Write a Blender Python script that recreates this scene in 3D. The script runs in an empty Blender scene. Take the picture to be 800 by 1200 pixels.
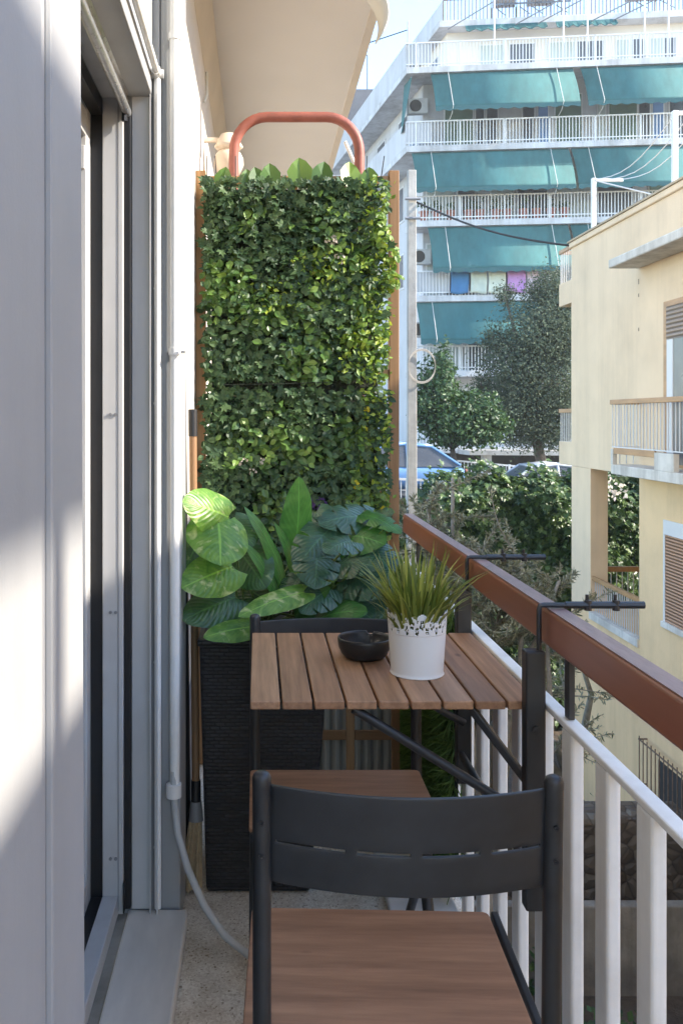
import bpy, math, random
import numpy as np
from mathutils import Vector, Matrix, Euler
R = math.radians
rng = random.Random(7)
nr = np.random.default_rng(11)
scene = bpy.context.scene
COL = scene.collection
F, CU, CV, H = 1050.0, 303.0, 490.0, 1.38       # focal length in pixels, vanishing point, eye height


def at(u, v, Y):
    """real-world point seen at (u, v) at the distance Y"""
    return Vector(((u - CU) / F * Y, Y, H + (CV - v) / F * Y))


# ------------------------------------------------------------------ materials
def nodes_of(m):
    m.use_nodes = True
    return m.node_tree.nodes, m.node_tree.links


def coords(n, l, scale=(1, 1, 1), rot=(0, 0, 0)):
    tc = n.new('ShaderNodeTexCoord')
    mp = n.new('ShaderNodeMapping')
    mp.inputs['Scale'].default_value = scale
    mp.inputs['Rotation'].default_value = rot
    l.new(tc.outputs['Object'], mp.inputs['Vector'])
    return mp.outputs['Vector']


def noise(n, l, vec, scale, detail=5, rough=.6):
    t = n.new('ShaderNodeTexNoise')
    t.inputs['Scale'].default_value = scale
    t.inputs['Detail'].default_value = detail
    t.inputs['Roughness'].default_value = rough
    l.new(vec, t.inputs['Vector'])
    return t.outputs['Fac']


def ramp(n, l, fac, stops):
    r = n.new('ShaderNodeValToRGB')
    el = r.color_ramp.elements
    while len(el) < len(stops):
        el.new(.5)
    for e, (p, c) in zip(el, stops):
        e.position = p
        e.color = (*c, 1)
    l.new(fac, r.inputs['Fac'])
    return r.outputs['Color']


def mul(c, k):
    return tuple(min(1, x * k) for x in c)


def add_bump(n, l, b, fac, strength, dist):
    bp = n.new('ShaderNodeBump')
    bp.inputs['Strength'].default_value = strength
    bp.inputs['Distance'].default_value = dist
    l.new(fac, bp.inputs['Height'])
    l.new(bp.outputs['Normal'], b.inputs['Normal'])


def plain(name, base, rough=.5, var=.12, scale=6, bump=0, bscale=80, bdist=.002, metal=0, stretch=(1, 1, 1), stain=None, spec=.5, streak=0, streak_scale=2.5):
    m = bpy.data.materials.new(name)
    n, l = nodes_of(m)
    b = n['Principled BSDF']
    b.inputs['Roughness'].default_value = rough
    b.inputs['Metallic'].default_value = metal
    b.inputs['Specular IOR Level'].default_value = spec
    vec = coords(n, l, stretch)
    f = noise(n, l, vec, scale)
    st = [(.3, mul(base, 1 - var)), (.7, mul(base, 1 + var))]
    if stain:
        st = [(.22, stain)] + [(.36, mul(base, 1 - var)), (.7, mul(base, 1 + var))]
    c = ramp(n, l, f, st)
    if streak:          # rain streaks and blotches of dirt, running down
        sv = coords(n, l, (1, 1, .06))
        s1 = ramp(n, l, noise(n, l, sv, streak_scale, 6, .7), [(.36, (1 - streak, 1 - streak * 1.05, 1 - streak * 1.12)), (.56, (1, 1, 1))])
        s2 = ramp(n, l, noise(n, l, coords(n, l), streak_scale * .35, 7, .7), [(.34, (1 - streak * .8, 1 - streak * .85, 1 - streak * .9)), (.52, (1, 1, 1))])
        for sx in (s1, s2):
            mx = n.new('ShaderNodeMix'); mx.data_type = 'RGBA'; mx.blend_type = 'MULTIPLY'
            mx.inputs['Factor'].default_value = 1
            l.new(c, mx.inputs['A']); l.new(sx, mx.inputs['B'])
            c = mx.outputs['Result']
    l.new(c, b.inputs['Base Color'])
    rr = n.new('ShaderNodeMapRange')
    rr.inputs['To Min'].default_value = max(.02, rough - .1)
    rr.inputs['To Max'].default_value = min(1, rough + .1)
    l.new(noise(n, l, vec, scale * 3.1), rr.inputs['Value'])
    l.new(rr.outputs['Result'], b.inputs['Roughness'])
    if bump:
        add_bump(n, l, b, noise(n, l, vec, bscale), bump, bdist)
    return m


def wood(name, c1, c2, stretch, rough=.5, scale=14, bump=.25, spec=.4):
    m = bpy.data.materials.new(name)
    n, l = nodes_of(m)
    b = n['Principled BSDF']
    b.inputs['Roughness'].default_value = rough
    b.inputs['Specular IOR Level'].default_value = spec
    vec = coords(n, l, stretch)
    geo = n.new('ShaderNodeObjectInfo')
    add = n.new('ShaderNodeVectorMath')
    add.operation = 'ADD'
    sc = n.new('ShaderNodeVectorMath')
    sc.operation = 'SCALE'
    sc.inputs['Scale'].default_value = 1
    comb = n.new('ShaderNodeCombineXYZ')
    mm = n.new('ShaderNodeMath')
    mm.operation = 'MULTIPLY'
    mm.inputs[1].default_value = 37
    l.new(geo.outputs['Random'], mm.inputs[0])
    for k in range(3):
        l.new(mm.outputs[0], comb.inputs[k])
    l.new(vec, add.inputs[0])
    l.new(comb.outputs[0], add.inputs[1])
    v = add.outputs[0]
    f = noise(n, l, v, scale, 8, .65)
    c = ramp(n, l, f, [(.25, c1), (.75, c2)])
    f2 = noise(n, l, v, scale * .22, 3)
    mx = n.new('ShaderNodeMix')
    mx.data_type = 'RGBA'
    mx.blend_type = 'MULTIPLY'
    mx.inputs['Factor'].default_value = .6
    l.new(c, mx.inputs['A'])
    l.new(ramp(n, l, f2, [(.3, (.7, .66, .64)), (.65, (1, 1, 1))]), mx.inputs['B'])
    vo = n.new('ShaderNodeTexVoronoi')              # small knots
    vo.inputs['Scale'].default_value = 11
    kn = coords(n, l, tuple(1 if q > 2 else .45 for q in stretch))
    ka = n.new('ShaderNodeVectorMath'); ka.operation = 'ADD'
    l.new(kn, ka.inputs[0]); l.new(comb.outputs[0], ka.inputs[1])
    l.new(ka.outputs[0], vo.inputs['Vector'])
    km = n.new('ShaderNodeMix'); km.data_type = 'RGBA'; km.blend_type = 'MULTIPLY'
    km.inputs['Factor'].default_value = 1
    l.new(mx.outputs['Result'], km.inputs['A'])
    l.new(ramp(n, l, vo.outputs['Distance'], [(.03, (.42, .36, .34)), (.10, (1, 1, 1))]), km.inputs['B'])
    mx = km
    # each board its own tint
    tint = n.new('ShaderNodeMix')
    tint.data_type = 'RGBA'
    tint.blend_type = 'MULTIPLY'
    tint.inputs['Factor'].default_value = 1
    l.new(mx.outputs['Result'], tint.inputs['A'])
    l.new(ramp(n, l, geo.outputs['Random'], [(0, (.74, .71, .70)), (.5, (.95, .9, .86)), (1, (1.0, 1.0, 1.0))]), tint.inputs['B'])
    l.new(tint.outputs['Result'], b.inputs['Base Color'])
    add_bump(n, l, b, f, bump, .001)
    return m


def leafmat(name, stops, rough=.45, trans=.25, spec=.4, vein=0):
    """leaves: every leaf (mesh island) takes its own tone; light passes through"""
    m = bpy.data.materials.new(name)
    n, l = nodes_of(m)
    b = n['Principled BSDF']
    g = n.new('ShaderNodeNewGeometry')
    c = ramp(n, l, g.outputs['Random Per Island'], stops)
    l.new(c, b.inputs['Base Color'])
    b.inputs['Roughness'].default_value = rough
    b.inputs['Specular IOR Level'].default_value = spec
    tr = n.new('ShaderNodeBsdfTranslucent')
    hs = n.new('ShaderNodeHueSaturation')
    hs.inputs['Hue'].default_value = .485
    hs.inputs['Saturation'].default_value = 1.1
    hs.inputs['Value'].default_value = 1.5
    l.new(c, hs.inputs['Color'])
    l.new(hs.outputs['Color'], tr.inputs['Color'])
    mx = n.new('ShaderNodeMixShader')
    mx.inputs['Fac'].default_value = trans
    l.new(b.outputs[0], mx.inputs[1])
    l.new(tr.outputs[0], mx.inputs[2])
    l.new(mx.outputs[0], n['Material Output'].inputs['Surface'])
    return m


def bigleaf(name, dark, light, cream=None, amount=.5, rough=.35, trans=.3):
    """large house-plant leaves: veins across the blade from the UV, cream variegation"""
    m = bpy.data.materials.new(name)
    n, l = nodes_of(m)
    b = n['Principled BSDF']
    b.inputs['Roughness'].default_value = rough
    tc = n.new('ShaderNodeTexCoord')
    sep = n.new('ShaderNodeSeparateXYZ')
    l.new(tc.outputs['UV'], sep.inputs[0])
    ab = n.new('ShaderNodeMath'); ab.operation = 'SUBTRACT'; ab.inputs[1].default_value = .5
    l.new(sep.outputs['X'], ab.inputs[0])
    a2 = n.new('ShaderNodeMath'); a2.operation = 'ABSOLUTE'
    l.new(ab.outputs[0], a2.inputs[0])
    a3 = n.new('ShaderNodeMath'); a3.operation = 'MULTIPLY'; a3.inputs[1].default_value = .8
    l.new(a2.outputs[0], a3.inputs[0])
    ad = n.new('ShaderNodeMath'); ad.operation = 'SUBTRACT'
    l.new(sep.outputs['Y'], ad.inputs[0]); l.new(a3.outputs[0], ad.inputs[1])
    ms = n.new('ShaderNodeMath'); ms.operation = 'MULTIPLY'; ms.inputs[1].default_value = 62
    l.new(ad.outputs[0], ms.inputs[0])
    sn = n.new('ShaderNodeMath'); sn.operation = 'SINE'
    l.new(ms.outputs[0], sn.inputs[0])
    nz = n.new('ShaderNodeTexNoise')
    nz.inputs['Scale'].default_value = 26; nz.inputs['Detail'].default_value = 6
    nz.inputs['Distortion'].default_value = 1.2
    l.new(tc.outputs['Object'], nz.inputs['Vector'])
    c = ramp(n, l, nz.outputs['Fac'], [(.35, dark), (.65, light)])
    mr = n.new('ShaderNodeMapRange')
    mr.inputs['From Min'].default_value = .25
    mr.inputs['From Max'].default_value = 1
    l.new(sn.outputs[0], mr.inputs['Value'])
    vm = n.new('ShaderNodeMix'); vm.data_type = 'RGBA'
    fm = n.new('ShaderNodeMath'); fm.operation = 'MULTIPLY'; fm.inputs[1].default_value = .24
    l.new(mr.outputs[0], fm.inputs[0])
    l.new(fm.outputs[0], vm.inputs['Factor'])
    l.new(c, vm.inputs['A'])
    vm.inputs['B'].default_value = (*mul(dark, .8), 1)
    out = vm.outputs['Result']
    if cream:
        n2 = n.new('ShaderNodeTexNoise')
        n2.inputs['Scale'].default_value = 24; n2.inputs['Detail'].default_value = 6
        n2.inputs['Distortion'].default_value = .8
        l.new(tc.outputs['Object'], n2.inputs['Vector'])
        fac = ramp(n, l, n2.outputs['Fac'], [(amount, (0, 0, 0)), (amount + .12, (1, 1, 1))])
        cm = n.new('ShaderNodeMix'); cm.data_type = 'RGBA'
        l.new(fac, cm.inputs['Factor'])
        l.new(out, cm.inputs['A'])
        cm.inputs['B'].default_value = (*cream, 1)
        out = cm.outputs['Result']
    # midrib
    mrb = n.new('ShaderNodeMapRange')
    mrb.inputs['From Min'].default_value = .012; mrb.inputs['From Max'].default_value = .028
    mrb.inputs['To Min'].default_value = .8; mrb.inputs['To Max'].default_value = 0
    l.new(a2.outputs[0], mrb.inputs['Value'])
    rm = n.new('ShaderNodeMix'); rm.data_type = 'RGBA'
    l.new(mrb.outputs[0], rm.inputs['Factor'])
    l.new(out, rm.inputs['A'])
    rm.inputs['B'].default_value = (*mul(light, 1.5), 1)
    out = rm.outputs['Result']
    l.new(out, b.inputs['Base Color'])
    add_bump(n, l, b, sn.outputs[0], .3, .0015)
    tr = n.new('ShaderNodeBsdfTranslucent')
    hs = n.new('ShaderNodeHueSaturation')
    hs.inputs['Value'].default_value = 1.6
    l.new(out, hs.inputs['Color'])
    l.new(hs.outputs['Color'], tr.inputs['Color'])
    mx = n.new('ShaderNodeMixShader')
    mx.inputs['Fac'].default_value = trans
    l.new(b.outputs[0], mx.inputs[1]); l.new(tr.outputs[0], mx.inputs[2])
    l.new(mx.outputs[0], n['Material Output'].inputs['Surface'])
    return m


def terrazzo(name):
    m = bpy.data.materials.new(name)
    n, l = nodes_of(m)
    b = n['Principled BSDF']
    vec = coords(n, l)
    vo = n.new('ShaderNodeTexVoronoi')
    vo.inputs['Scale'].default_value = 210
    l.new(vec, vo.inputs['Vector'])
    c = ramp(n, l, vo.outputs['Color'], [(.06, (.32, .24, .16)), (.2, (.62, .53, .41)), (.75, (.80, .73, .61))])
    f = noise(n, l, vec, 5)
    mx = n.new('ShaderNodeMix'); mx.data_type = 'RGBA'; mx.blend_type = 'MULTIPLY'
    mx.inputs['Factor'].default_value = .8
    l.new(c, mx.inputs['A'])
    l.new(ramp(n, l, f, [(.3, (.6, .54, .46)), (.52, (1, 1, 1))]), mx.inputs['B'])
    l.new(mx.outputs['Result'], b.inputs['Base Color'])
    b.inputs['Roughness'].default_value = .65
    return m


def wicker(name):
    m = bpy.data.materials.new(name)
    n, l = nodes_of(m)
    b = n['Principled BSDF']
    tc = n.new('ShaderNodeTexCoord')
    sp = n.new('ShaderNodeSeparateXYZ')
    l.new(tc.outputs['Object'], sp.inputs[0])
    ad = n.new('ShaderNodeMath'); ad.operation = 'ADD'
    l.new(sp.outputs['X'], ad.inputs[0]); l.new(sp.outputs['Y'], ad.inputs[1])
    cb = n.new('ShaderNodeCombineXYZ')
    l.new(ad.outputs[0], cb.inputs[0]); l.new(sp.outputs['Z'], cb.inputs[1])
    br = n.new('ShaderNodeTexBrick')
    br.inputs['Scale'].default_value = 1
    br.inputs['Brick Width'].default_value = .028
    br.inputs['Row Height'].default_value = .0108
    br.inputs['Mortar Size'].default_value = .0022
    br.inputs['Mortar Smooth'].default_value = 1
    br.inputs['Color1'].default_value = (.018, .019, .022, 1)
    br.inputs['Color2'].default_value = (.034, .035, .040, 1)
    br.inputs['Mortar'].default_value = (.010, .010, .012, 1)
    l.new(cb.outputs[0], br.inputs['Vector'])
    l.new(br.outputs['Color'], b.inputs['Base Color'])
    inv = n.new('ShaderNodeMath'); inv.operation = 'SUBTRACT'; inv.inputs[0].default_value = 1
    l.new(br.outputs['Fac'], inv.inputs[1])
    add_bump(n, l, b, inv.outputs[0], 1, .0042)
    b.inputs['Roughness'].default_value = .42
    return m


def rubble(name):
    m = bpy.data.materials.new(name)
    n, l = nodes_of(m)
    b = n['Principled BSDF']
    vec = coords(n, l)
    vo = n.new('ShaderNodeTexVoronoi'); vo.inputs['Scale'].default_value = 5.5
    l.new(vec, vo.inputs['Vector'])
    vd = n.new('ShaderNodeTexVoronoi'); vd.inputs['Scale'].default_value = 5.5
    vd.feature = 'DISTANCE_TO_EDGE'
    l.new(vec, vd.inputs['Vector'])
    c = ramp(n, l, vo.outputs['Color'], [(.1, (.085, .06, .042)), (.5, (.13, .095, .068)), (.9, (.17, .135, .10))])
    k = ramp(n, l, vd.outputs['Distance'], [(.0, (.55, .52, .5)), (.1, (1, 1, 1))])
    mx = n.new('ShaderNodeMix'); mx.data_type = 'RGBA'; mx.blend_type = 'MULTIPLY'
    mx.inputs['Factor'].default_value = 1
    l.new(c, mx.inputs['A']); l.new(k, mx.inputs['B'])
    l.new(mx.outputs['Result'], b.inputs['Base Color'])
    add_bump(n, l, b, vd.outputs['Distance'], 1, .1)
    b.inputs['Roughness'].default_value = .9
    return m


def slatted(name, c, pitch, axis='Z', depth=.01, rough=.5):
    """shutter slats as grooves across one axis"""
    m = bpy.data.materials.new(name)
    n, l = nodes_of(m)
    b = n['Principled BSDF']
    tc = n.new('ShaderNodeTexCoord')
    sp = n.new('ShaderNodeSeparateXYZ')
    l.new(tc.outputs['Object'], sp.inputs[0])
    mm = n.new('ShaderNodeMath'); mm.operation = 'MULTIPLY'; mm.inputs[1].default_value = 2 * math.pi / pitch
    l.new(sp.outputs[axis], mm.inputs[0])
    sn = n.new('ShaderNodeMath'); sn.operation = 'SINE'
    l.new(mm.outputs[0], sn.inputs[0])
    mr = n.new('ShaderNodeMapRange')
    mr.inputs['From Min'].default_value = -1
    l.new(sn.outputs[0], mr.inputs['Value'])
    l.new(ramp(n, l, mr.outputs[0], [(.05, mul(c, .45)), (.3, c), (1, mul(c, 1.1))]), b.inputs['Base Color'])
    add_bump(n, l, b, sn.outputs[0], 1, depth)
    b.inputs['Roughness'].default_value = rough
    return m


MT = {}
MT['white_wall'] = plain('white_paint', (.335, .342, .35), .55, .05, 3, .25, 160, .001, streak=.07, streak_scale=4)
MT['white_alu'] = plain('white_aluminium', (.53, .53, .53), .38, .04, 5, streak=.10, streak_scale=8)
MT['cream_wall'] = plain('cream_render', (.63, .58, .515), .85, .07, 2.2, .5, 90, .002)
MT['soffit'] = plain('soffit_plaster', (.70, .68, .655), .9, .05, 1.1, .3, 40, .002)
MT['black'] = plain('black_rubber', (.012, .012, .014), .45, .2, 9)
MT['grey_groove'] = plain('grey_aluminium', (.22, .22, .23), .5, .08, 4)
MT['steel'] = plain('brushed_steel', (.55, .54, .52), .3, .15, 30, metal=.8)
MT['glass_dark'] = plain('dark_glass', (.012, .014, .017), .06, .2, 3, spec=.6)
MT['marble'] = plain('marble_sill', (.70, .66, .60), .4, .12, 4, stretch=(3, 1, 1))
MT['sill_dirty'] = plain('worn_sill', (.28, .25, .22), .8, .25, 12)
MT['floor'] = terrazzo('terrazzo')
MT['kerb'] = plain('white_kerb', (.66, .65, .63), .6, .1, 8)
MT['white_rail'] = plain('white_gloss_paint', (.85, .85, .83), .34, .05, 9, .2, 40, .0015, streak=.12, streak_scale=9)
MT['red_rail'] = wood('red_brown_varnish', (.31, .118, .076), (.39, .155, .10), (14, 1.2, 14), .32, 3, .12, .6)
MT['rail_top'] = plain('weathered_varnish', (.27, .175, .165), .32, .22, 16, .25, 50, .001, stretch=(4, .6, 4))
MT['steel_dark'] = plain('anthracite_powder_coat', (.025, .0262, .028), .42, .28, 14, .08, 400, .0004)
MT['slat'] = wood('acacia_slat', (.23, .118, .062), (.57, .32, .178), (22, 1.1, 22), .5, 3.0)
MT['plywood'] = wood('brown_stained_plywood', (.26, .136, .080), (.53, .298, .176), (1.0, 11, 11), .5, 3.4, .2)
MT['frame_wood'] = wood('oiled_pine', (.34, .185, .08), (.52, .31, .15), (20, 20, 1.2), .55, 3)
MT['frame_wood_h'] = wood('oiled_pine_across', (.34, .185, .08), (.52, .31, .15), (1.2, 20, 20), .55, 3)
MT['broom_wood'] = wood('beech_handle', (.30, .17, .085), (.42, .25, .13), (25, 25, 1), .55, 4)
MT['red_pipe'] = plain('rusty_red_paint', (.30, .095, .068), .55, .16, 18, .4, 60, .002, stain=(.17, .09, .07))
MT['wicker'] = wicker('black_wicker')
MT['soil'] = plain('dark_soil', (.02, .015, .011), .95, .4, 30, 1, 40, .02)
MT['pot_white'] = plain('white_enamel', (.78, .77, .75), .4, .02, 4)
MT['ash_black'] = plain('black_glaze', (.014, .014, .015), .42, .2, 10)
MT['hose'] = plain('grey_hose', (.48, .48, .47), .5, .06, 10)
MT['bristle'] = plain('straw_bristle', (.48, .36, .22), .8, .3, 60, stretch=(8, 8, 1))
MT['concrete'] = plain('concrete', (.42, .40, .37), .9, .14, 4, .4, 30, .01, streak=.25)
MT['old_concrete'] = plain('stained_old_concrete', (.23, .20, .165), .95, .25, 3, .6, 12, .02, streak=.35)
MT['asphalt'] = plain('asphalt', (.055, .055, .057), .9, .2, 3)
MT['ground'] = plain('garden_soil', (.10, .075, .055), .95, .4, 1.3, 1, 6, .1)
MT['rubble'] = rubble('rubble_stone')
MT['house_wall'] = plain('beige_render', (.78, .595, .40), .9, .05, 1.4, .3, 40, .004, streak=.10, streak_scale=1.6)
MT['house_low'] = plain('deeper_beige_render', (.80, .56, .315), .9, .05, 1.4, .3, 40, .004, streak=.12, streak_scale=1.6)
MT['house_trim'] = plain('pale_concrete_trim', (.66, .62, .555), .85, .08, 6, streak=.3, streak_scale=3)
MT['orange_wood'] = plain('ochre_varnished_wood', (.42, .23, .10), .5, .2, 5, stretch=(3, .6, 3))
MT['white_bar'] = plain('white_bars', (.64, .64, .635), .5, .04, 3)
MT['coping'] = plain('tan_coping', (.42, .33, .22), .8, .15, 3)
MT['brown_slat'] = slatted('brown_shutter', (.47, .25, .14), .045)
MT['tan_slat'] = slatted('tan_shutter', (.34, .25, .18), .06)
MT['rust_bars'] = plain('rusty_bars', (.17, .11, .075), .7, .3, 14)
MT['far_white'] = plain('far_white_render', (.51, .515, .525), .85, .06, .6, streak=.14, streak_scale=1.2)
MT['far_slab'] = plain('far_concrete_edge', (.57, .575, .58), .85, .08, .9, streak=.28, streak_scale=1.6)
MT['far_cream'] = plain('far_cream_render', (.66, .61, .54), .85, .05, .7)
MT['awning'] = plain('teal_canvas', (.032, .138, .140), .85, .12, .8, stretch=(4, 4, .35), streak=.22, streak_scale=.9)
MT['awning_edge'] = plain('teal_canvas_hem', (.022, .10, .11), .85, .1, .9)
MT['far_green'] = plain('green_shutter', (.11, .17, .12), .7, .15, 2)
MT['far_glass'] = plain('far_window_glass', (.085, .09, .10), .3, .3, 1.2)
MT['far_curtain'] = plain('far_curtain', (.42, .46, .43), .9, .15, 2, stretch=(6, 6, .5))
MT['far_blue'] = plain('far_blue_cloth', (.15, .27, .50), .8, .1, 2)
MT['far_dark'] = plain('far_dark_ground_floor', (.05, .045, .04), .9, .2, 1)
MT['ac'] = plain('ac_unit', (.5, .49, .46), .6, .1, 5)
MT['terracotta'] = plain('terracotta', (.36, .13, .085), .8, .15, 4)
MT['bark'] = plain('bark', (.11, .085, .065), .95, .3, 9, 1, 20, .02)
MT['olive_bark'] = plain('olive_bark', (.24, .22, .18), .95, .25, 12, 1, 24, .01)
MT['stem_green'] = plain('green_stem', (.13, .19, .05), .5, .2, 20)
MT['car_blue'] = plain('blue_car_paint', (.15, .29, .52), .2, .04, 2, spec=.7)
MT['car_silver'] = plain('silver_car_paint', (.55, .56, .58), .22, .04, 2, spec=.7)
MT['tyre'] = plain('tyre', (.02, .02, .02), .8, .2, 10)
MT['cable'] = plain('black_cable', (.02, .02, .022), .6, .1, 5)
MT['pale_cable'] = plain('pale_cable', (.55, .48, .40), .6, .1, 5)
MT['lamp_globe'] = plain('cream_lamp', (.68, .58, .47), .5, .06, 5)
MT['pane'] = slatted('ribbed_translucent_pane', (.40, .39, .34), .035, 'X', .006, .4)
MT['backing'] = plain('dark_leaf_mat', (.010, .018, .009), .9, .5, 30, 1, 40, .02)
MT['ivy_core'] = plain('ivy_core', (.05, .082, .03), .9, .5, 4, 1, 12, .1)
MT['cloth_cream'] = plain('cream_canvas', (.72, .72, .66), .85, .04, 5)
MT['slate'] = plain('dark_metal_roof', (.10, .10, .11), .6, .15, 2)
MT['grass_mat'] = leafmat('grass_mat', [(0, (.055, .12, .03)), (1, (.15, .25, .07))], .7, .2, .2)
LV = {
    'dark': leafmat('dark_ivy_leaf', [(0, (.024, .055, .026)), (.5, (.042, .088, .036)), (1, (.072, .128, .05))], .5, .18, .3),
    'mid': leafmat('mid_ovate_leaf', [(0, (.045, .10, .03)), (.6, (.085, .175, .042)), (1, (.19, .30, .07))], .4, .22),
    'bright': leafmat('bright_fern_leaf', [(0, (.08, .17, .03)), (.6, (.16, .27, .04)), (1, (.32, .40, .06))], .45, .3),
    'flower': leafmat('pale_flower', [(0, (.55, .5, .42)), (1, (.75, .66, .6))], .7, .3, .2),
    'purple': leafmat('purple_flower', [(0, (.05, .025, .09)), (1, (.10, .05, .17))], .7, .2, .2),
    'yellow': leafmat('yellow_leaf', [(0, (.40, .36, .03)), (1, (.55, .5, .05))], .5, .3),
    'olive': leafmat('olive_leaf', [(0, (.11, .12, .07)), (.6, (.20, .21, .13)), (1, (.36, .36, .26))], .5, .15, .4),
    'hedge': leafmat('hedge_ivy_leaf', [(0, (.036, .072, .024)), (.6, (.07, .13, .036)), (1, (.135, .205, .055))], .4, .25, .5),
    'bush': leafmat('citrus_leaf', [(0, (.022, .055, .018)), (1, (.06, .12, .035))], .45, .22),
    'tree': leafmat('blue_green_tree_leaf', [(0, (.055, .076, .048)), (.7, (.10, .125, .08)), (1, (.15, .175, .115))], .8, .2, .15),
    'blade': leafmat('yellow_green_blade', [(0, (.07, .11, .02)), (.5, (.19, .23, .045)), (1, (.36, .38, .10))], .5, .25),
}
BL = {
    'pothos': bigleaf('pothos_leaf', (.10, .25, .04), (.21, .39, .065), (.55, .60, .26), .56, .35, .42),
    'pothos_dark': bigleaf('pothos_shaded_leaf', (.035, .090, .032), (.06, .14, .04), (.38, .44, .2), .64),  # darker copy of the bright leaf, shade put into the colour
    'paddle': bigleaf('paddle_leaf', (.04, .145, .032), (.07, .215, .045), None, .5, .3, .35),
    'monstera': bigleaf('monstera_leaf', (.026, .078, .042), (.05, .12, .06), None, .5, .28, .15),
}


# ------------------------------------------------------------------ mesh builder
OFF = {}


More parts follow.
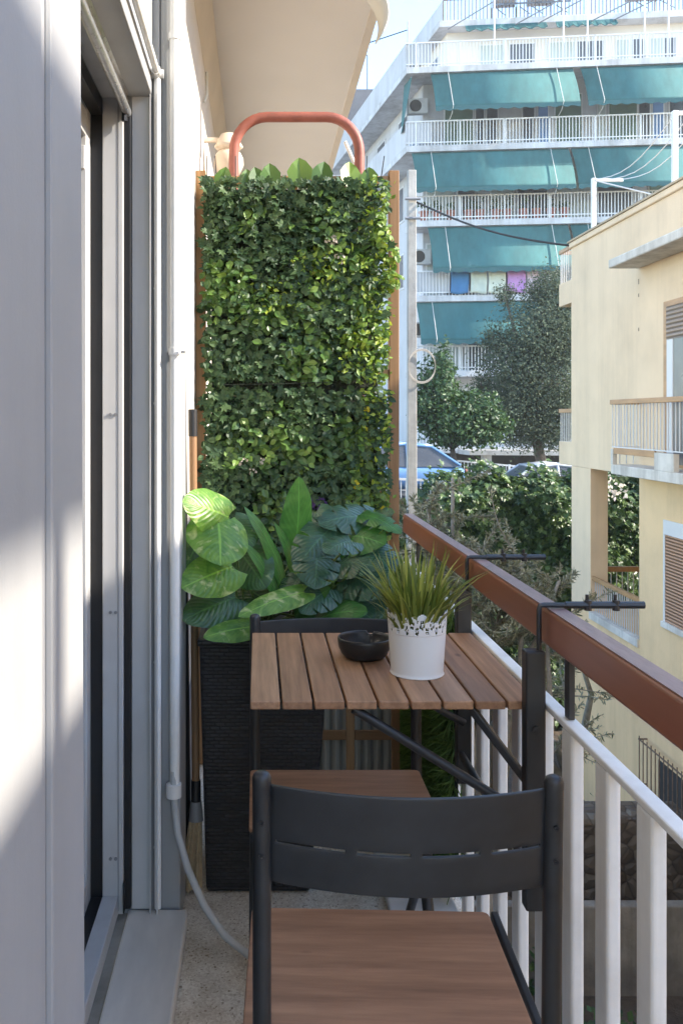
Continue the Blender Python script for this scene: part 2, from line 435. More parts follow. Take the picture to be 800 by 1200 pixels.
class MB:
    def __init__(self):
        self.v, self.f, self.mi, self.uv = [], [], [], None

    def face(self, pts, mi=0):
        k = len(self.v)
        self.v += [tuple(p) for p in pts]
        self.f.append(tuple(range(k, k + len(pts))))
        self.mi.append(mi)

    def box(self, x0, x1, y0, y1, z0, z1, mi=0):
        self.hexa([(x0, y0, z0), (x1, y0, z0), (x1, y1, z0), (x0, y1, z0), (x0, y0, z1), (x1, y0, z1), (x1, y1, z1), (x0, y1, z1)], mi)
        return self

    def hexa(self, p, mi=0):
        k = len(self.v)
        self.v += [tuple(q) for q in p]
        for f in ((3, 2, 1, 0), (4, 5, 6, 7), (0, 1, 5, 4), (1, 2, 6, 5), (2, 3, 7, 6), (3, 0, 4, 7)):
            self.f.append(tuple(k + i for i in f))
            self.mi.append(mi)
        return self

    def bar(self, p, q, w, h, up=(0, 0, 1), mi=0):
        p, q, up = Vector(p), Vector(q), Vector(up)
        d = (q - p).normalized()
        s = d.cross(up)
        if s.length < 1e-4:
            s = d.cross(Vector((1, 0, 0)))
        s.normalize()
        t = s.cross(d).normalized()
        s, t = s * w / 2, t * h / 2
        return self.hexa([p - s - t, p + s - t, q + s - t, q - s - t, p - s + t, p + s + t, q + s + t, q - s + t], mi)

    def tube(self, pts, r, n=10, mi=0, cap=True):
        pts = [Vector(p) for p in pts]
        rs = r if isinstance(r, (list, tuple)) else [r] * len(pts)
        k = len(self.v)
        up = None
        for i, p in enumerate(pts):
            d = (pts[min(i + 1, len(pts) - 1)] - pts[max(i - 1, 0)]).normalized()
            if up is None:
                up = Vector((0, 0, 1)) if abs(d.z) < .9 else Vector((1, 0, 0))
            s = d.cross(up).normalized()
            up = s.cross(d).normalized()
            for j in range(n):
                a = 2 * math.pi * j / n
                self.v.append(tuple(p + (s * math.cos(a) + up * math.sin(a)) * rs[i]))
        for i in range(len(pts) - 1):
            for j in range(n):
                a, b = k + i * n + j, k + i * n + (j + 1) % n
                self.f.append((a, b, b + n, a + n)); self.mi.append(mi)
        if cap:
            self.f.append(tuple(k + j for j in range(n))[::-1]); self.mi.append(mi)
            e = k + (len(pts) - 1) * n
            self.f.append(tuple(e + j for j in range(n))); self.mi.append(mi)
        return self

    def lathe(self, prof, c=(0, 0, 0), n=32, mi=0, mat=None):
        k = len(self.v)
        for (r, z) in prof:
            for j in range(n):
                a = 2 * math.pi * j / n
                p = Vector((r * math.cos(a), r * math.sin(a), z))
                if mat:
                    p = mat @ p
                self.v.append(tuple(p + Vector(c)))
        for i in range(len(prof) - 1):
            for j in range(n):
                a, b = k + i * n + j, k + i * n + (j + 1) % n
                self.f.append((a, b, b + n, a + n)); self.mi.append(mi)
        return self

    def prism(self, poly, axis, a, b, mi=0):
        """polygon in the plane of the two other axes, extruded along axis"""
        def pt(p, w):
            return {'x': (w, p[0], p[1]), 'y': (p[0], w, p[1]), 'z': (p[0], p[1], w)}[axis]
        k = len(self.v); n = len(poly)
        self.v += [pt(p, a) for p in poly] + [pt(p, b) for p in poly]
        self.f.append(tuple(range(k, k + n))[::-1]); self.mi.append(mi)
        self.f.append(tuple(range(k + n, k + 2 * n))); self.mi.append(mi)
        for j in range(n):
            self.f.append((k + j, k + (j + 1) % n, k + n + (j + 1) % n, k + n + j)); self.mi.append(mi)
        return self

    def arrays(self, verts, faces, mi=0):
        """append numpy geometry"""
        k = len(self.v)
        self.v += [tuple(x) for x in verts.tolist()]
        self.f += [tuple(i + k for i in f) for f in faces]
        if isinstance(mi, int):
            self.mi += [mi] * len(faces)
        else:
            self.mi += list(mi)
        return self

    def build(self, name, mats, parent=None, bevel=0, smooth=False, seg=2, local=False):
        me = bpy.data.meshes.new(name)
        off = Vector((0, 0, 0))
        if parent is not None and not local:
            off = OFF.get(parent.name, Vector((0, 0, 0)))
        vs = self.v if local or off.length == 0 else [(x - off.x, y - off.y, z - off.z) for (x, y, z) in self.v]
        me.from_pydata(vs, [], self.f)
        mats = mats if isinstance(mats, list) else [mats]
        for m in mats:
            me.materials.append(m)
        if len(mats) > 1:
            me.polygons.foreach_set('material_index', self.mi)
        if self.uv is not None:
            lay = me.uv_layers.new(name='UVMap')
            arr = np.array(self.uv, dtype=np.float32)
            li = np.empty(len(me.loops), dtype=np.int32)
            me.loops.foreach_get('vertex_index', li)
            lay.data.foreach_set('uv', arr[li].ravel())
        if smooth:
            me.polygons.foreach_set('use_smooth', [True] * len(me.polygons))
            if smooth != 'all':
                try:
                    me.set_sharp_from_angle(angle=R(40))
                except Exception:
                    pass
        me.update()
        o = bpy.data.objects.new(name, me)
        COL.objects.link(o)
        if parent is not None:
            o.parent = parent
            OFF[o.name] = off
        if bevel:
            md = o.modifiers.new('bevel', 'BEVEL')
            md.width = bevel; md.segments = seg; md.limit_method = 'ANGLE'; md.angle_limit = R(35)
            md.harden_normals = False
        return o


def tag(o, label, cat, group=None, kind=None):
    o['label'] = label
    o['category'] = cat
    if group:
        o['group'] = group
    if kind:
        o['kind'] = kind
    return o


def thing(name, label, cat, loc=(0, 0, 0), group=None):
    o = bpy.data.objects.new(name, None)
    o.empty_display_size = .1
    COL.objects.link(o)
    o.location = loc
    OFF[o.name] = Vector(loc)
    return tag(o, label, cat, group)


def structure(o, label, cat):
    o['kind'] = 'structure'
    o['label'] = label
    o['category'] = cat
    return o


def B(*a):
    return MB().box(*a)


# ------------------------------------------------------------------ leaves in bulk
OVATE = (np.array([(0, 0, 0), (.30, .30, .07), (.34, .55, .09), (.18, .82, .05), (0, 1, -.05), (-.18, .82, .05), (-.34, .55, .09), (-.30, .30, .07), (0, .5, 0)]),
         [(0, 1, 8), (1, 2, 8), (2, 3, 8), (3, 4, 8), (4, 5, 8), (5, 6, 8), (6, 7, 8), (7, 0, 8)])
IVY = (np.array([(0, 0, 0), (.28, -.06, .05), (.52, .22, .02), (.26, .36, .07), (.38, .66, .03), (.14, .62, .05), (0, 1, -.05), (-.14, .62, .05), (-.38, .66, .03), (-.26, .36, .07), (-.52, .22, .02), (-.28, -.06, .05), (0, .35, 0)]),
       [(i, (i + 1) % 12, 12) for i in range(12)])
LANCE = (np.array([(0, 0, 0), (.11, .35, .02), (.09, .7, .01), (0, 1, -.03), (-.09, .7, .01), (-.11, .35, .02)]), [(0, 1, 2, 3), (0, 3, 4, 5)])
DIAMOND = (np.array([(0, 0, 0), (.3, .45, .05), (0, 1, -.04), (-.3, .45, .05)]), [(0, 1, 2), (0, 2, 3)])


def scatter(mb, tmpl, pos, nor, up, size, mi=0):
    """one leaf per row: base at pos, blade along up, face towards nor"""
    tv, tf = tmpl
    pos = np.asarray(pos, float); nor = np.asarray(nor, float); up = np.asarray(up, float)
    size = np.asarray(size, float).reshape(-1, 1, 1)
    nor /= np.linalg.norm(nor, axis=1, keepdims=True) + 1e-9
    s = np.cross(up, nor); s /= np.linalg.norm(s, axis=1, keepdims=True) + 1e-9
    t = np.cross(nor, s)
    P = pos[:, None, :] + size * (s[:, None, :] * tv[None, :, 0:1] + t[:, None, :] * tv[None, :, 1:2] + nor[:, None, :] * tv[None, :, 2:3])
    n, k = P.shape[0], tv.shape[0]
    faces = []
    for i in range(n):
        b = i * k
        faces += [tuple(b + j for j in f) for f in tf]
    mb.arrays(P.reshape(-1, 3), faces, mi)


def rand_dirs(n):
    d = nr.normal(size=(n, 3))
    return d / np.linalg.norm(d, axis=1, keepdims=True)


def crown(mb, blobs, n, size, tmpl=DIAMOND, mi=0, shell=.55):
    """leaf clumps spread through several blobs"""
    vol = np.array([b[1][0] * b[1][1] * b[1][2] for b in blobs]) ** .75
    cnt = (vol / vol.sum() * n).astype(int)
    for (c, r), m in zip(blobs, cnt):
        if m < 3:
            continue
        # clump centres inside the blob, leaves gathered around them
        nc = max(4, m // 26)
        cd = rand_dirs(nc) * (shell + (1 - shell) * nr.random((nc, 1))) * nr.uniform(.8, 1.12, (nc, 1))
        which = nr.integers(0, nc, m)
        d = cd[which] + nr.normal(size=(m, 3)) * .19
        pos = np.array(c) + d * np.array(r)
        nor = d / np.linalg.norm(d, axis=1, keepdims=True) * .8 + rand_dirs(m) * .8 + np.array((0, 0, .35))
        scatter(mb, tmpl, pos, nor, rand_dirs(m), size * nr.uniform(.6, 1.3, m), mi)


# ================================================================== SKY, SUN, CAMERA
w = bpy.data.worlds.new('World')
scene.world = w
w.use_nodes = True
wn, wl = w.node_tree.nodes, w.node_tree.links
sky = wn.new('ShaderNodeTexSky')
sky.sky_type = 'NISHITA'
sky.sun_disc = False
AZ, TT = R(11), .607                      # the sun stands to the right, a little behind the camera
EL = math.atan(TT * math.cos(AZ))
SUN = Vector((math.cos(EL) * math.cos(AZ), -math.cos(EL) * math.sin(AZ), math.sin(EL)))
sky.sun_elevation = EL
sky.sun_rotation = math.atan2(SUN.x, SUN.y)
sky.air_density = 1.0
sky.dust_density = .2
sky.ozone_density = 3.5
wl.new(sky.outputs[0], wn['Background'].inputs['Color'])
wn['Background'].inputs['Strength'].default_value = .135
sl = bpy.data.lights.new('sun', 'SUN')
sl.energy = 2.05
sl.angle = R(.45)
sl.color = (1, .95, .88)
so = bpy.data.objects.new('sun', sl)
COL.objects.link(so)
so.rotation_euler = (-SUN).to_track_quat('-Z', 'Y').to_euler()
so.location = (20, 0, 30)

cam = bpy.data.cameras.new('camera')
co = bpy.data.objects.new('camera', cam)
COL.objects.link(co)
co.location = (0, 0, H)
co.rotation_euler = (R(90), 0, 0)
cam.sensor_fit = 'VERTICAL'
cam.sensor_height = 36
cam.lens = F / 1200 * 36
cam.shift_x = (400 - CU) / 1200
cam.shift_y = -(600 - CV) / 1200
cam.clip_start = .02
cam.clip_end = 3000
scene.camera = co
scene.view_settings.view_transform = 'Standard'
scene.view_settings.look = 'None'
scene.view_settings.gamma = 1
scene.view_settings.exposure = 2.5
scene.view_settings.use_curve_mapping = False
scene.view_settings.use_white_balance = True
scene.view_settings.white_balance_temperature = 7150
scene.view_settings.white_balance_tint = 10
scene.cycles.max_bounces = 8
scene.cycles.diffuse_bounces = 5
scene.cycles.use_denoising = True

# ================================================================== SETTING
GZ = -5.2                                   # the garden lies a storey and a half below
g = MB()
g.face([(-200, -120, GZ), (400, -120, GZ), (400, 900, GZ - .02), (-200, 900, GZ - .02)])
structure(g.build('ground', MT['ground']), 'brown garden soil far below the balcony', 'ground')
st = MB()
st.face([(-60, 20.4, -.55 - .06 * -64 - 3.4), (60, 20.4, -.55 - .06 * 56 + .0), (60, 31, -.55 - .06 * 56), (-60, 31, -.55 - .06 * -64 - 3.4)])
st = MB()
def sz(x):
    return -.86 - .095 * (max(-12, min(x, 30)) - 4)
for x0, x1 in ((-60, -12), (-12, 30), (30, 90)):
    st.hexa([(x0, 20.0, GZ - .1), (x1, 20.0, GZ - .1), (x1, 31, GZ - .1), (x0, 31, GZ - .1), (x0, 20.0, sz(x0)), (x1, 20.0, sz(x1)), (x1, 31, sz(x1)), (x0, 31, sz(x0))])
structure(st.build('street', MT['asphalt']), 'grey asphalt street behind the ivy covered retaining wall', 'street')
pv = MB()
for x0, x1 in ((-60, -12), (-12, 30), (30, 90)):
    pv.hexa([(x0, 28.3, GZ - .1), (x1, 28.3, GZ - .1), (x1, 60, GZ - .1), (x0, 60, GZ - .1), (x0, 28.3, sz(x0) + .13), (x1, 28.3, sz(x1) + .13), (x1, 60, sz(x1) + .13), (x0, 60, sz(x0) + .13)])
structure(pv.build('pavement', MT['concrete']), 'pale concrete pavement along the far side of the street', 'pavement')

structure(B(-.6, .60, -1.6, 9.0, -.16, 0).build('balcony_floor', MT['floor'], bevel=.004), 'speckled terrazzo floor of the balcony', 'floor')
tag(B(.36, .548, -1.6, 3.5, .003, .03).build('kerb_strip', MT['kerb'], bevel=.006), 'low white kerb strip along the foot of the balcony railing', 'kerb')

# ================================================================== OUR OWN FACADE
YJ = 2.43                                   # far jamb of the balcony door
fac = thing('apartment_facade', 'white painted facade wall with deep door recess at left', 'wall', (-.2, 0, 0))
m = MB()
m.hexa([(-.55, -1.6, 0), (-.2, -1.6, 0), (-.2, .838, 0), (-.55, .838, 0), (-.55, -1.6, 3.2), (-.2, -1.6, 3.2), (-.2, .822, 3.2), (-.55, .822, 3.2)])
m.build('wall_panel', MT['white_wall'], fac, .004)
m = MB()
m.hexa([(-.55, .838, 0), (-.206, .838, 0), (-.206, .874, 0), (-.55, .874, 0), (-.55, .822, 3.2), (-.206, .822, 3.2), (-.206, .858, 3.2), (-.55, .858, 3.2)])
m.build('groove', MT['white_wall'], fac, .003)
m = MB()
m.hexa([(-.55, .874, 0), (-.2, .874, 0), (-.2, 1.05, 0), (-.55, 1.05, 0), (-.55, .858, 3.2), (-.2, .858, 3.2), (-.2, .985, 3.2), (-.55, .985, 3.2)])
m.build('door_pilaster', MT['white_wall'], fac, .005)
B(-.55, -.268, YJ, 3.2, 0, 3.2).build('jamb_wall', MT['white_wall'], fac, .004)
B(-.267, -.212, YJ + .006, 2.62, 0, 3.2).build('corner_pilaster', MT['white_wall'], fac, .006)
B(-.55, -.25, 2.622, 9, -.16, 3.0).build('far_wall', MT['cream_wall'], fac)
m = MB()
m.box(-9, -.25, -16, 9, 3.402, 10.5)                        # the storeys above
m.box(-9, -.25, -16, 9, GZ, -.165)                          # and below
m.box(-9, -.25, -16, -1.605, -.16, 3.4)                     # and the rest of this floor
m.build('upper_and_lower_storeys', MT['cream_wall'], fac)
B(-.55, -.287, 1.0, YJ - .002, 2.25, 3.2).build('lintel', MT['white_wall'], fac, .004)

up = thing('upper_balcony', 'cream plastered underside of the balcony slab overhead', 'balcony', (.1, 3, 3.2))
B(-.55, .545, -1.6, 8.2, 3.23, 3.40).build('slab', MT['soffit'], up, .004)
B(.505, .546, -1.58, 8.19, 3.222, 3.235).build('drip_edge', MT['cream_wall'], up)
m = MB()
m.prism([(-.249, 3.0), (-.205, 3.226), (-.205, 3.23), (-.549, 3.23), (-.549, 3.0)], 'y', 1.0, 8.15)
m.build('wall_cove', MT['cream_wall'], up)
tag(MB().tube([(-.243, 4.2, 3.0), (-.235, 4.1, 2.86), (-.243, 4.0, 2.79)], .006, 6).build('bent_cable', MT['cloth_cream'], smooth=True), 'short pale cable bent against the sunny cream wall', 'cable')

# little canvas flap hanging off the upper slab
fl = MB()
pts = []
for i in range(13):
    t = i / 12
    pts.append(at(436 + 14 * math.sin(t * 2.6) + 3 * t - 2, -14 + 60 * t, 3.75))
k = []
for i, p in enumerate(pts):
    wd = .055 * (1 - .75 * (i / 12))
    fl.v += [tuple(p + Vector((-wd / 2, .05, 0))), tuple(p + Vector((wd / 2, -.05, .0)))]
for i in range(12):
    fl.f.append((2 * i, 2 * i + 1, 2 * i + 3, 2 * i + 2)); fl.mi.append(0)
o = fl.build('canvas_flap', MT['cloth_cream'], smooth='all')
s_ = o.modifiers.new('thick', 'SOLIDIFY'); s_.thickness = .006
tag(o, 'wavy cream canvas flap hanging from the upper balcony edge', 'awning flap')

# door
dr = thing('balcony_door', 'white aluminium balcony door with dark glass and steel hinges', 'door', (-.42, 1.75, .04))
m = MB()
m.box(-.418, -.362, YJ - .03, YJ - .002, .05, 2.249)
m.box(-.418, -.375, 1.06, YJ - .031, .05, .10)
m.box(-.418, -.375, 1.06, YJ - .031, 2.237, 2.249)
m.build('door_frame', MT['white_alu'], dr, .003)
m = MB()
m.box(-.45, -.419, YJ - .02, YJ - .003, .07, 2.236)
m.box(-.45, -.419, 1.06, YJ - .021, .062, .092)
m.box(-.45, -.419, 1.06, YJ - .021, 2.195, 2.236)
m.build('seal', MT['black'], dr)
m = MB()
m.box(-.492, -.451, YJ - .075, YJ - .022, .08, 2.235)
m.box(-.492, -.451, 1.06, YJ - .076, .08, .16)
m.box(-.492, -.451, 1.06, YJ - .076, 2.12, 2.19)
m.box(-.492, -.451, 1.06, 1.12, .161, 2.119)
m.build('door_sash', MT['white_alu'], dr, .004)
B(-.484, -.470, 1.121, YJ - .077, .161, 2.119).build('glass_pane', MT['glass_dark'], dr)
for z in (2.065, .215):
    h_ = B(-.487, -.455, YJ - .081, YJ - .0755, z - .032, z + .032)
    ho = h_.build('hinge', MT['white_alu'], dr, .003)
    for dz in (-.025, .025):
        s2 = MB().lathe([(0, 0), (.005, 0), (.005, .004), (0, .004)], (0, 0, 0), 10, mat=Matrix.Translation((-.468, YJ - .0812, z + dz * .7)) @ Matrix.Rotation(R(90), 4, 'X'))
        s2.build('screw', MT['grey_groove'], ho)
B(-.56, -.551, -1.6, 9, -.1, 3.2)
# jamb channels facing the camera
jt = thing('shutter_track', 'black and grey vertical shutter guide rails on the door jamb', 'track', (-.33, YJ, 0))
B(-.361, -.343, YJ - .022, YJ - .004, .06, 2.20).build('guide_rail', MT['black'], jt, .002)
m = MB(); m.box(-.361, -.357, YJ - .045, YJ - .023, .06, .14)
m.build('rail_stop', MT['black'], jt, .002)
B(-.342, -.290, YJ - .012, YJ - .004, .055, 2.249).build('white_channel', MT['white_alu'], jt, .002)
B(-.289, -.2695, YJ - .006, YJ - .002, .05, 2.249).build('grey_channel', MT['grey_groove'], jt)
B(-.2915, -.2885, YJ - .03, YJ - .0125, .05, 2.249).build('channel_lip', MT['white_alu'], jt)
B(-.2735, -.270, YJ - .03, YJ - .0065, .05, 2.249).build('channel_lip', MT['white_alu'], jt)
m = MB()
for z in (.22, .72, 1.42, 1.73):
    m = MB().lathe([(0, 0), (.004, 0), (.004, .003), (0, .003)], n=8, mat=Matrix.Translation((-.280, YJ - .0062, z)) @ Matrix.Rotation(R(90), 4, 'X'))
    m.build('screw', MT['steel'], jt)

m = MB()
for z in (1.39, .86, .20):
    for dx in (-.396, -.382):
        m = MB().lathe([(0, 0), (.0045, 0), (.0045, .003), (0, .003)], n=8, mat=Matrix.Translation((dx, YJ - .0301, z)) @ Matrix.Rotation(R(90), 4, 'X'))
        m.build('frame_screw', MT['grey_groove'], dr)
B(-.3765, -.374, YJ - .0312, YJ - .0302, .06, 2.24).build('frame_joint', MT['grey_groove'], dr)
sh = thing('roller_shutter', 'rolled up metal shutter with round bottom bar above the door', 'shutter', (-.36, 1.75, 2.2))
m = MB()
ym = YJ - .025
prof = []
for i in range(40):
    z = 2.205 + i * .0045
    prof.append((-.352 + .004 * math.sin(i * 1.4), z))
for i in range(39):
    (xa, za), (xb, zb) = prof[i], prof[i + 1]
    m.face([(xa, 1.0, za), (xa, ym, za), (xb, ym, zb), (xb, 1.0, zb)])
m.build('curtain', MT['steel'], sh, smooth='all')
MB().tube([(-.352, 1.0, 2.2), (-.352, ym, 2.2)], .012, 12).build('bottom_bar', MT['steel'], sh, smooth=True)
B(-.347, -.3, 1.0, YJ - .004, 2.275, 2.36).build('box_cover', MT['white_alu'], sh, .004)
MB().tube([(-.356, ym - .02, 2.2), (-.356, ym - .02, 2.17)], .008, 8).build('end_stop', MT['black'], sh, smooth=True)

cd = thing('cable_conduit', 'thin white conduit running over the lintel and down the jamb', 'conduit', (-.268, YJ, 0))
MB().tube([(-.272, 1.0, 2.306), (-.272, YJ - .03, 2.306)], .009, 10).build('pipe', MT['white_rail'], cd, smooth=True)
MB().tube([(-.272, YJ - .018, 2.30), (-.271, YJ - .016, 1.5), (-.271, YJ - .016, .06)], .0095, 10).build('pipe', MT['white_rail'], cd, smooth=True)
m = MB(); m.tube([(-.272, YJ - .05, 2.306), (-.272, YJ - .006, 2.306)], .013, 10)
m.tube([(-.29, YJ - .018, 2.306), (-.255, YJ - .018, 2.306)], .012, 10)
m.build('elbow', MT['white_rail'], cd, smooth=True)

dp = thing('drain_pipe', 'white plastic drain pipe clipped to the corner pilaster, ending above the floor', 'pipe', (-.225, YJ, 0))
MB().tube([(-.226, YJ - .012, 3.1), (-.226, YJ - .012, .36)], .0135, 14).build('pipe', MT['white_rail'], dp, smooth=True)
for z in (2.40, 1.55):
    MB().tube([(-.226, YJ - .012, z), (-.226, YJ - .012, z + .018)], .0165, 14).build('pipe_clip', MT['white_rail'], dp, smooth=True)
m = MB()
m.tube([(-.208, YJ - .03, 1.56), (-.196, YJ - .03, 1.56)], .006, 8)
m.build('bracket', MT['white_rail'], dp, smooth=True)

# sill
sl_ = thing('door_sill', 'grey marble door sill with worn inner strip', 'sill', (-.27, 1.7, 0))
B(-.352, -.192, .2, YJ - .001, .004, .05).build('marble_slab', MT['marble'], sl_, .006)
B(-.56, -.353, .2, YJ - .001, .004, .04).build('inner_strip', MT['sill_dirty'], sl_, .003)
tag(MB().tube([(-.228, YJ - .016, .43), (-.226, YJ - .018, .35), (-.215, YJ - .04, .27), (-.185, YJ - .07, .19), (-.14, YJ - .1, .11), (-.085, YJ - .13, .05), (-.02, YJ - .17, .022), (.06, YJ - .25, .016), (.12, YJ - .38, .016)], .0098, 10).build('drain_hose', MT['hose'], smooth=True),
    'grey plastic hose curving from the drain pipe down to the floor', 'hose')
tag(MB().tube([(-.228, YJ - .016, .36), (-.228, YJ - .016, .395)], .021, 12).build('hose_collar', MT['pot_white'], smooth=True), 'small white collar joining drain pipe and grey hose', 'collar')

# wall lamp on the far wall
lp = thing('wall_lamp', 'cream round wall lamp with flared collar behind the red pipe arch', 'lamp', (-.14, 4.1, 2.5))
lc = at(268, 190, 4.1)
MB().lathe([(0, -.075), (.03, -.07), (.055, -.05), (.069, -.015), (.067, .015), (.055, .04), (.040, .052)], lc, 24).build('globe', MT['lamp_globe'], lp, smooth='all')
MB().lathe([(.038, .05), (.060, .062), (.066, .07), (.060, .078), (.036, .125), (.018, .132), (0, .133)], lc, 24).build('collar', MT['lamp_globe'], lp, smooth='all')
MB().bar(lc + Vector((0, 0, .1)), lc + Vector((-.16, 0, .1)), .02, .02).build('arm', MT['lamp_globe'], lp, .003)

# ================================================================== RAILING
rl = thing('balcony_railing', 'balcony railing with red brown wooden handrail over white balusters', 'railing', (.575, 1.5, 0))
m = MB()
m.box(.562, .603, -1.6, 3.50, .934, 1.005)
m.build('handrail', MT['red_rail'], rl, .007, seg=3)
B(.566, .599, -1.6, 3.499, 1.0053, 1.0072).build('weathered_top', MT['rail_top'], rl)
B(.561, .590, -1.6, 3.50, .808, .821).build('top_bar', MT['white_rail'], rl, .003)
B(.563, .588, -1.6, 3.50, -.03, -.012).build('bottom_bar', MT['white_rail'], rl, .003)
k = 0
yb = 1.646 - .165 * 12
while yb < 3.45:
    b_ = B(.564, .588, yb - .028, yb + .028, -.0115, .8075)
    b_.build('baluster', MT['white_rail'], rl, .007, seg=3)
    yb += .165
for y in (.1, 1.667, 3.25):
    B(.572, .584, y - .012, y + .012, .8215, .9335).build('support_post', MT['steel_dark'], rl, .002)

# ================================================================== HANGING TABLE
ZL = .8185
tb = thing('hanging_table', 'wooden slatted balcony table hung from the railing on a dark frame', 'table', (.27, 2.05, 0))
pitch = (.556 + .019) / 9
for i in range(9):
    x0 = -.019 + i * pitch
    B(x0 + .0025, x0 + pitch - .0025, 1.777 + rng.uniform(0, .001), 2.345, ZL - .017, ZL).build('slat', MT['slat'], tb, .0025)
m = MB()
for y in (1.84, 2.27):
    m.box(-.005, .55, y - .012, y + .012, ZL - .030, ZL - .0175)
m.build('cross_rail', MT['steel_dark'], tb, .002)
for y, nm in ((1.757, 0), (2.364, 1)):
    B(.519, .558, y - .0165, y + .0165, .42, .926).build('post', MT['steel_dark'], tb, .004)
m = MB()
m.tube([(.19, 1.80, ZL - .022), (.50, 1.80, .605), (.535, 1.785, .585)], .0095, 10)
m.build('brace', MT['steel_dark'], tb, smooth=True)
MB().bar((.425, 1.83, ZL - .02), (.535, 1.78, .655), .016, .016).build('brace', MT['steel_dark'], tb, .003)
MB().tube([(.19, 2.29, ZL - .022), (.50, 2.33, .605), (.535, 2.34, .585)], .0095, 10).build('brace', MT['steel_dark'], tb, smooth=True)
MB().bar((.425, 2.31, ZL - .02), (.535, 2.35, .655), .016, .016).build('brace', MT['steel_dark'], tb, .003)
MB().tube([(.53, 1.775, .50), (.53, 2.347, .50)], .009, 10).build('rear_bar', MT['steel_dark'], tb, smooth=True)
m = MB().lathe([(0, 0), (.008, 0), (.008, .005), (0, .006)], n=14, mat=Matrix.Translation((.538, 1.740, .775)) @ Matrix.Rotation(R(90), 4, 'X'))
m.build('bolt', MT['steel_dark'], tb, smooth=True)
for y in (1.757, 2.364):
    hk = MB()
    hk.tube([(.549, y, .92), (.549, y, 1.004), (.551, y, 1.012), (.558, y, 1.0135), (.74, y, 1.0125)], .0052, 8)
    ho = hk.build('hook_rod', MT['steel_dark'], tb, smooth=True)
    m = MB()
    for x in (.645, .70):
        m.tube([(x, y, 1.003), (x, y, 1.023)], .0075, 8)
        m.tube([(x - .002, y, 1.023), (x - .002, y, 1.034)], .0035, 6)
    m.tube([(.60, y, 1.0135), (.755, y, 1.0135)], .0072, 8)
    m.build('hook_clamp', MT['steel_dark'], ho, smooth=True)

# ================================================================== CHAIRS
def make_chair(label):
    """origin on the floor below the backrest; the sitter faces +Y"""
    r = thing('folding_chair', label, 'chair', (0, 0, 0), 'folding chairs at the balcony table')
    xl, xr = -.2145, .2145
    for x in (xl, xr):
        p = MB()
        p.tube([(x, 0, .842), (x, .004, .77), (x, .012, .50), (x, .016, .42), (x, .04, .35), (x, .30, .008)], .0142, 14)
        p.v = [(a, b, c) for (a, b, c) in p.v]
        po = p.build('back_post', MT['steel_dark'], r, smooth=True, local=True)
        c = MB()
        c.lathe([(.0142, -.006), (.0143, .004), (.012, .010), (.007, .013), (0, .0135)], (x, -.001, .842), 14)
        c.build('end_cap', MT['steel_dark'], po, smooth='all', local=True)
        for z in (.782, .732):
            s = MB().lathe([(0, 0), (.0042, 0), (.0042, .003), (.002, .003), (0, .001)], n=10, mat=Matrix.Translation((x, -.0145 + (.842 - z) * .06, z)) @ Matrix.Rotation(R(90), 4, 'X'))
            s.build('screw', MT['black'], po, local=True)
    # curved backrest sheet with a slit across the middle
    bk = MB()
    nx, zs = 48, [.682, .700, .715, .730, .7425, .7475, .76, .775, .79, .808, .825, .829]
    def bp(i, z, off=0):
        t = i / nx
        x = xl + .013 + (xr - xl - .026) * t
        y = -.042 * math.sin(math.pi * t) ** .85 + (.83 - z) * .06 + off
        return (x, y, z + .007)
    slots = [(1, 13), (15, 24), (26, 36), (38, 47)]
    for i in range(nx):
        for j in range(len(zs) - 1):
            if j == 4 and any(a <= i < b for a, b in slots):
                continue
            bk.face([bp(i, zs[j]), bp(i + 1, zs[j]), bp(i + 1, zs[j + 1]), bp(i, zs[j + 1])])
    bo = bk.build('backrest', MT['steel_dark'], r, smooth='all', local=True)
    md = bo.modifiers.new('weld', 'WELD'); md.merge_threshold = .0001
    md = bo.modifiers.new('thick', 'SOLIDIFY'); md.thickness = .006; md.offset = 0
    md = bo.modifiers.new('bevel', 'BEVEL'); md.width = .0015; md.segments = 2; md.limit_method = 'ANGLE'
    # plywood seat with rounded corners, slightly dished
    se = MB()
    xa, xb, ya, yb_ = -.245, .2, .028, .372
    cr = .014
    out = []
    for (cx, cy, a0) in ((xb - cr, yb_ - cr, 0), (xa + cr, yb_ - cr, 90), (xa + cr, ya + cr, 180), (xb - cr, ya + cr, 270)):
        for q in range(7):
            a = R(a0 + 15 * q)
            out.append((cx + cr * math.cos(a), cy + cr * math.sin(a)))
    se.prism(out, 'z', .438, .450)
    se.build('seat', MT['plywood'], r, .003, local=True)
    for x in (xl + .024, xr - .03):
        fl_ = MB().tube([(x, .36, .425), (x, .2, .25), (x, -.02, .008)], .011, 12)
        fl_.build('front_leg', MT['steel_dark'], r, smooth=True, local=True)
    for x in (xl - .0, xr - .0):
        MB().bar((x, .06, .429), (x, .385, .434), .014, .02).build('seat_rail', MT['steel_dark'], r, .003, local=True)
    m = MB()
    m.tube([(xl + .024, .355, .42), (xr - .03, .355, .42)], .008, 8)
    m.tube([(xl + .024, .03, .06), (xr - .03, .03, .06)], .008, 8)
    m.tube([(xl, .29, .05), (xr, .29, .05)], .008, 8)
    m.build('stretcher', MT['steel_dark'], r, smooth=True, local=True)
    return r


def copy_tree(o, parent=None):
    kids = [c for c in bpy.data.objects if c.parent == o]
    c = o.copy()
    COL.objects.link(c)
    c.parent = parent
    for k_ in kids:
        copy_tree(k_, c)
    return c


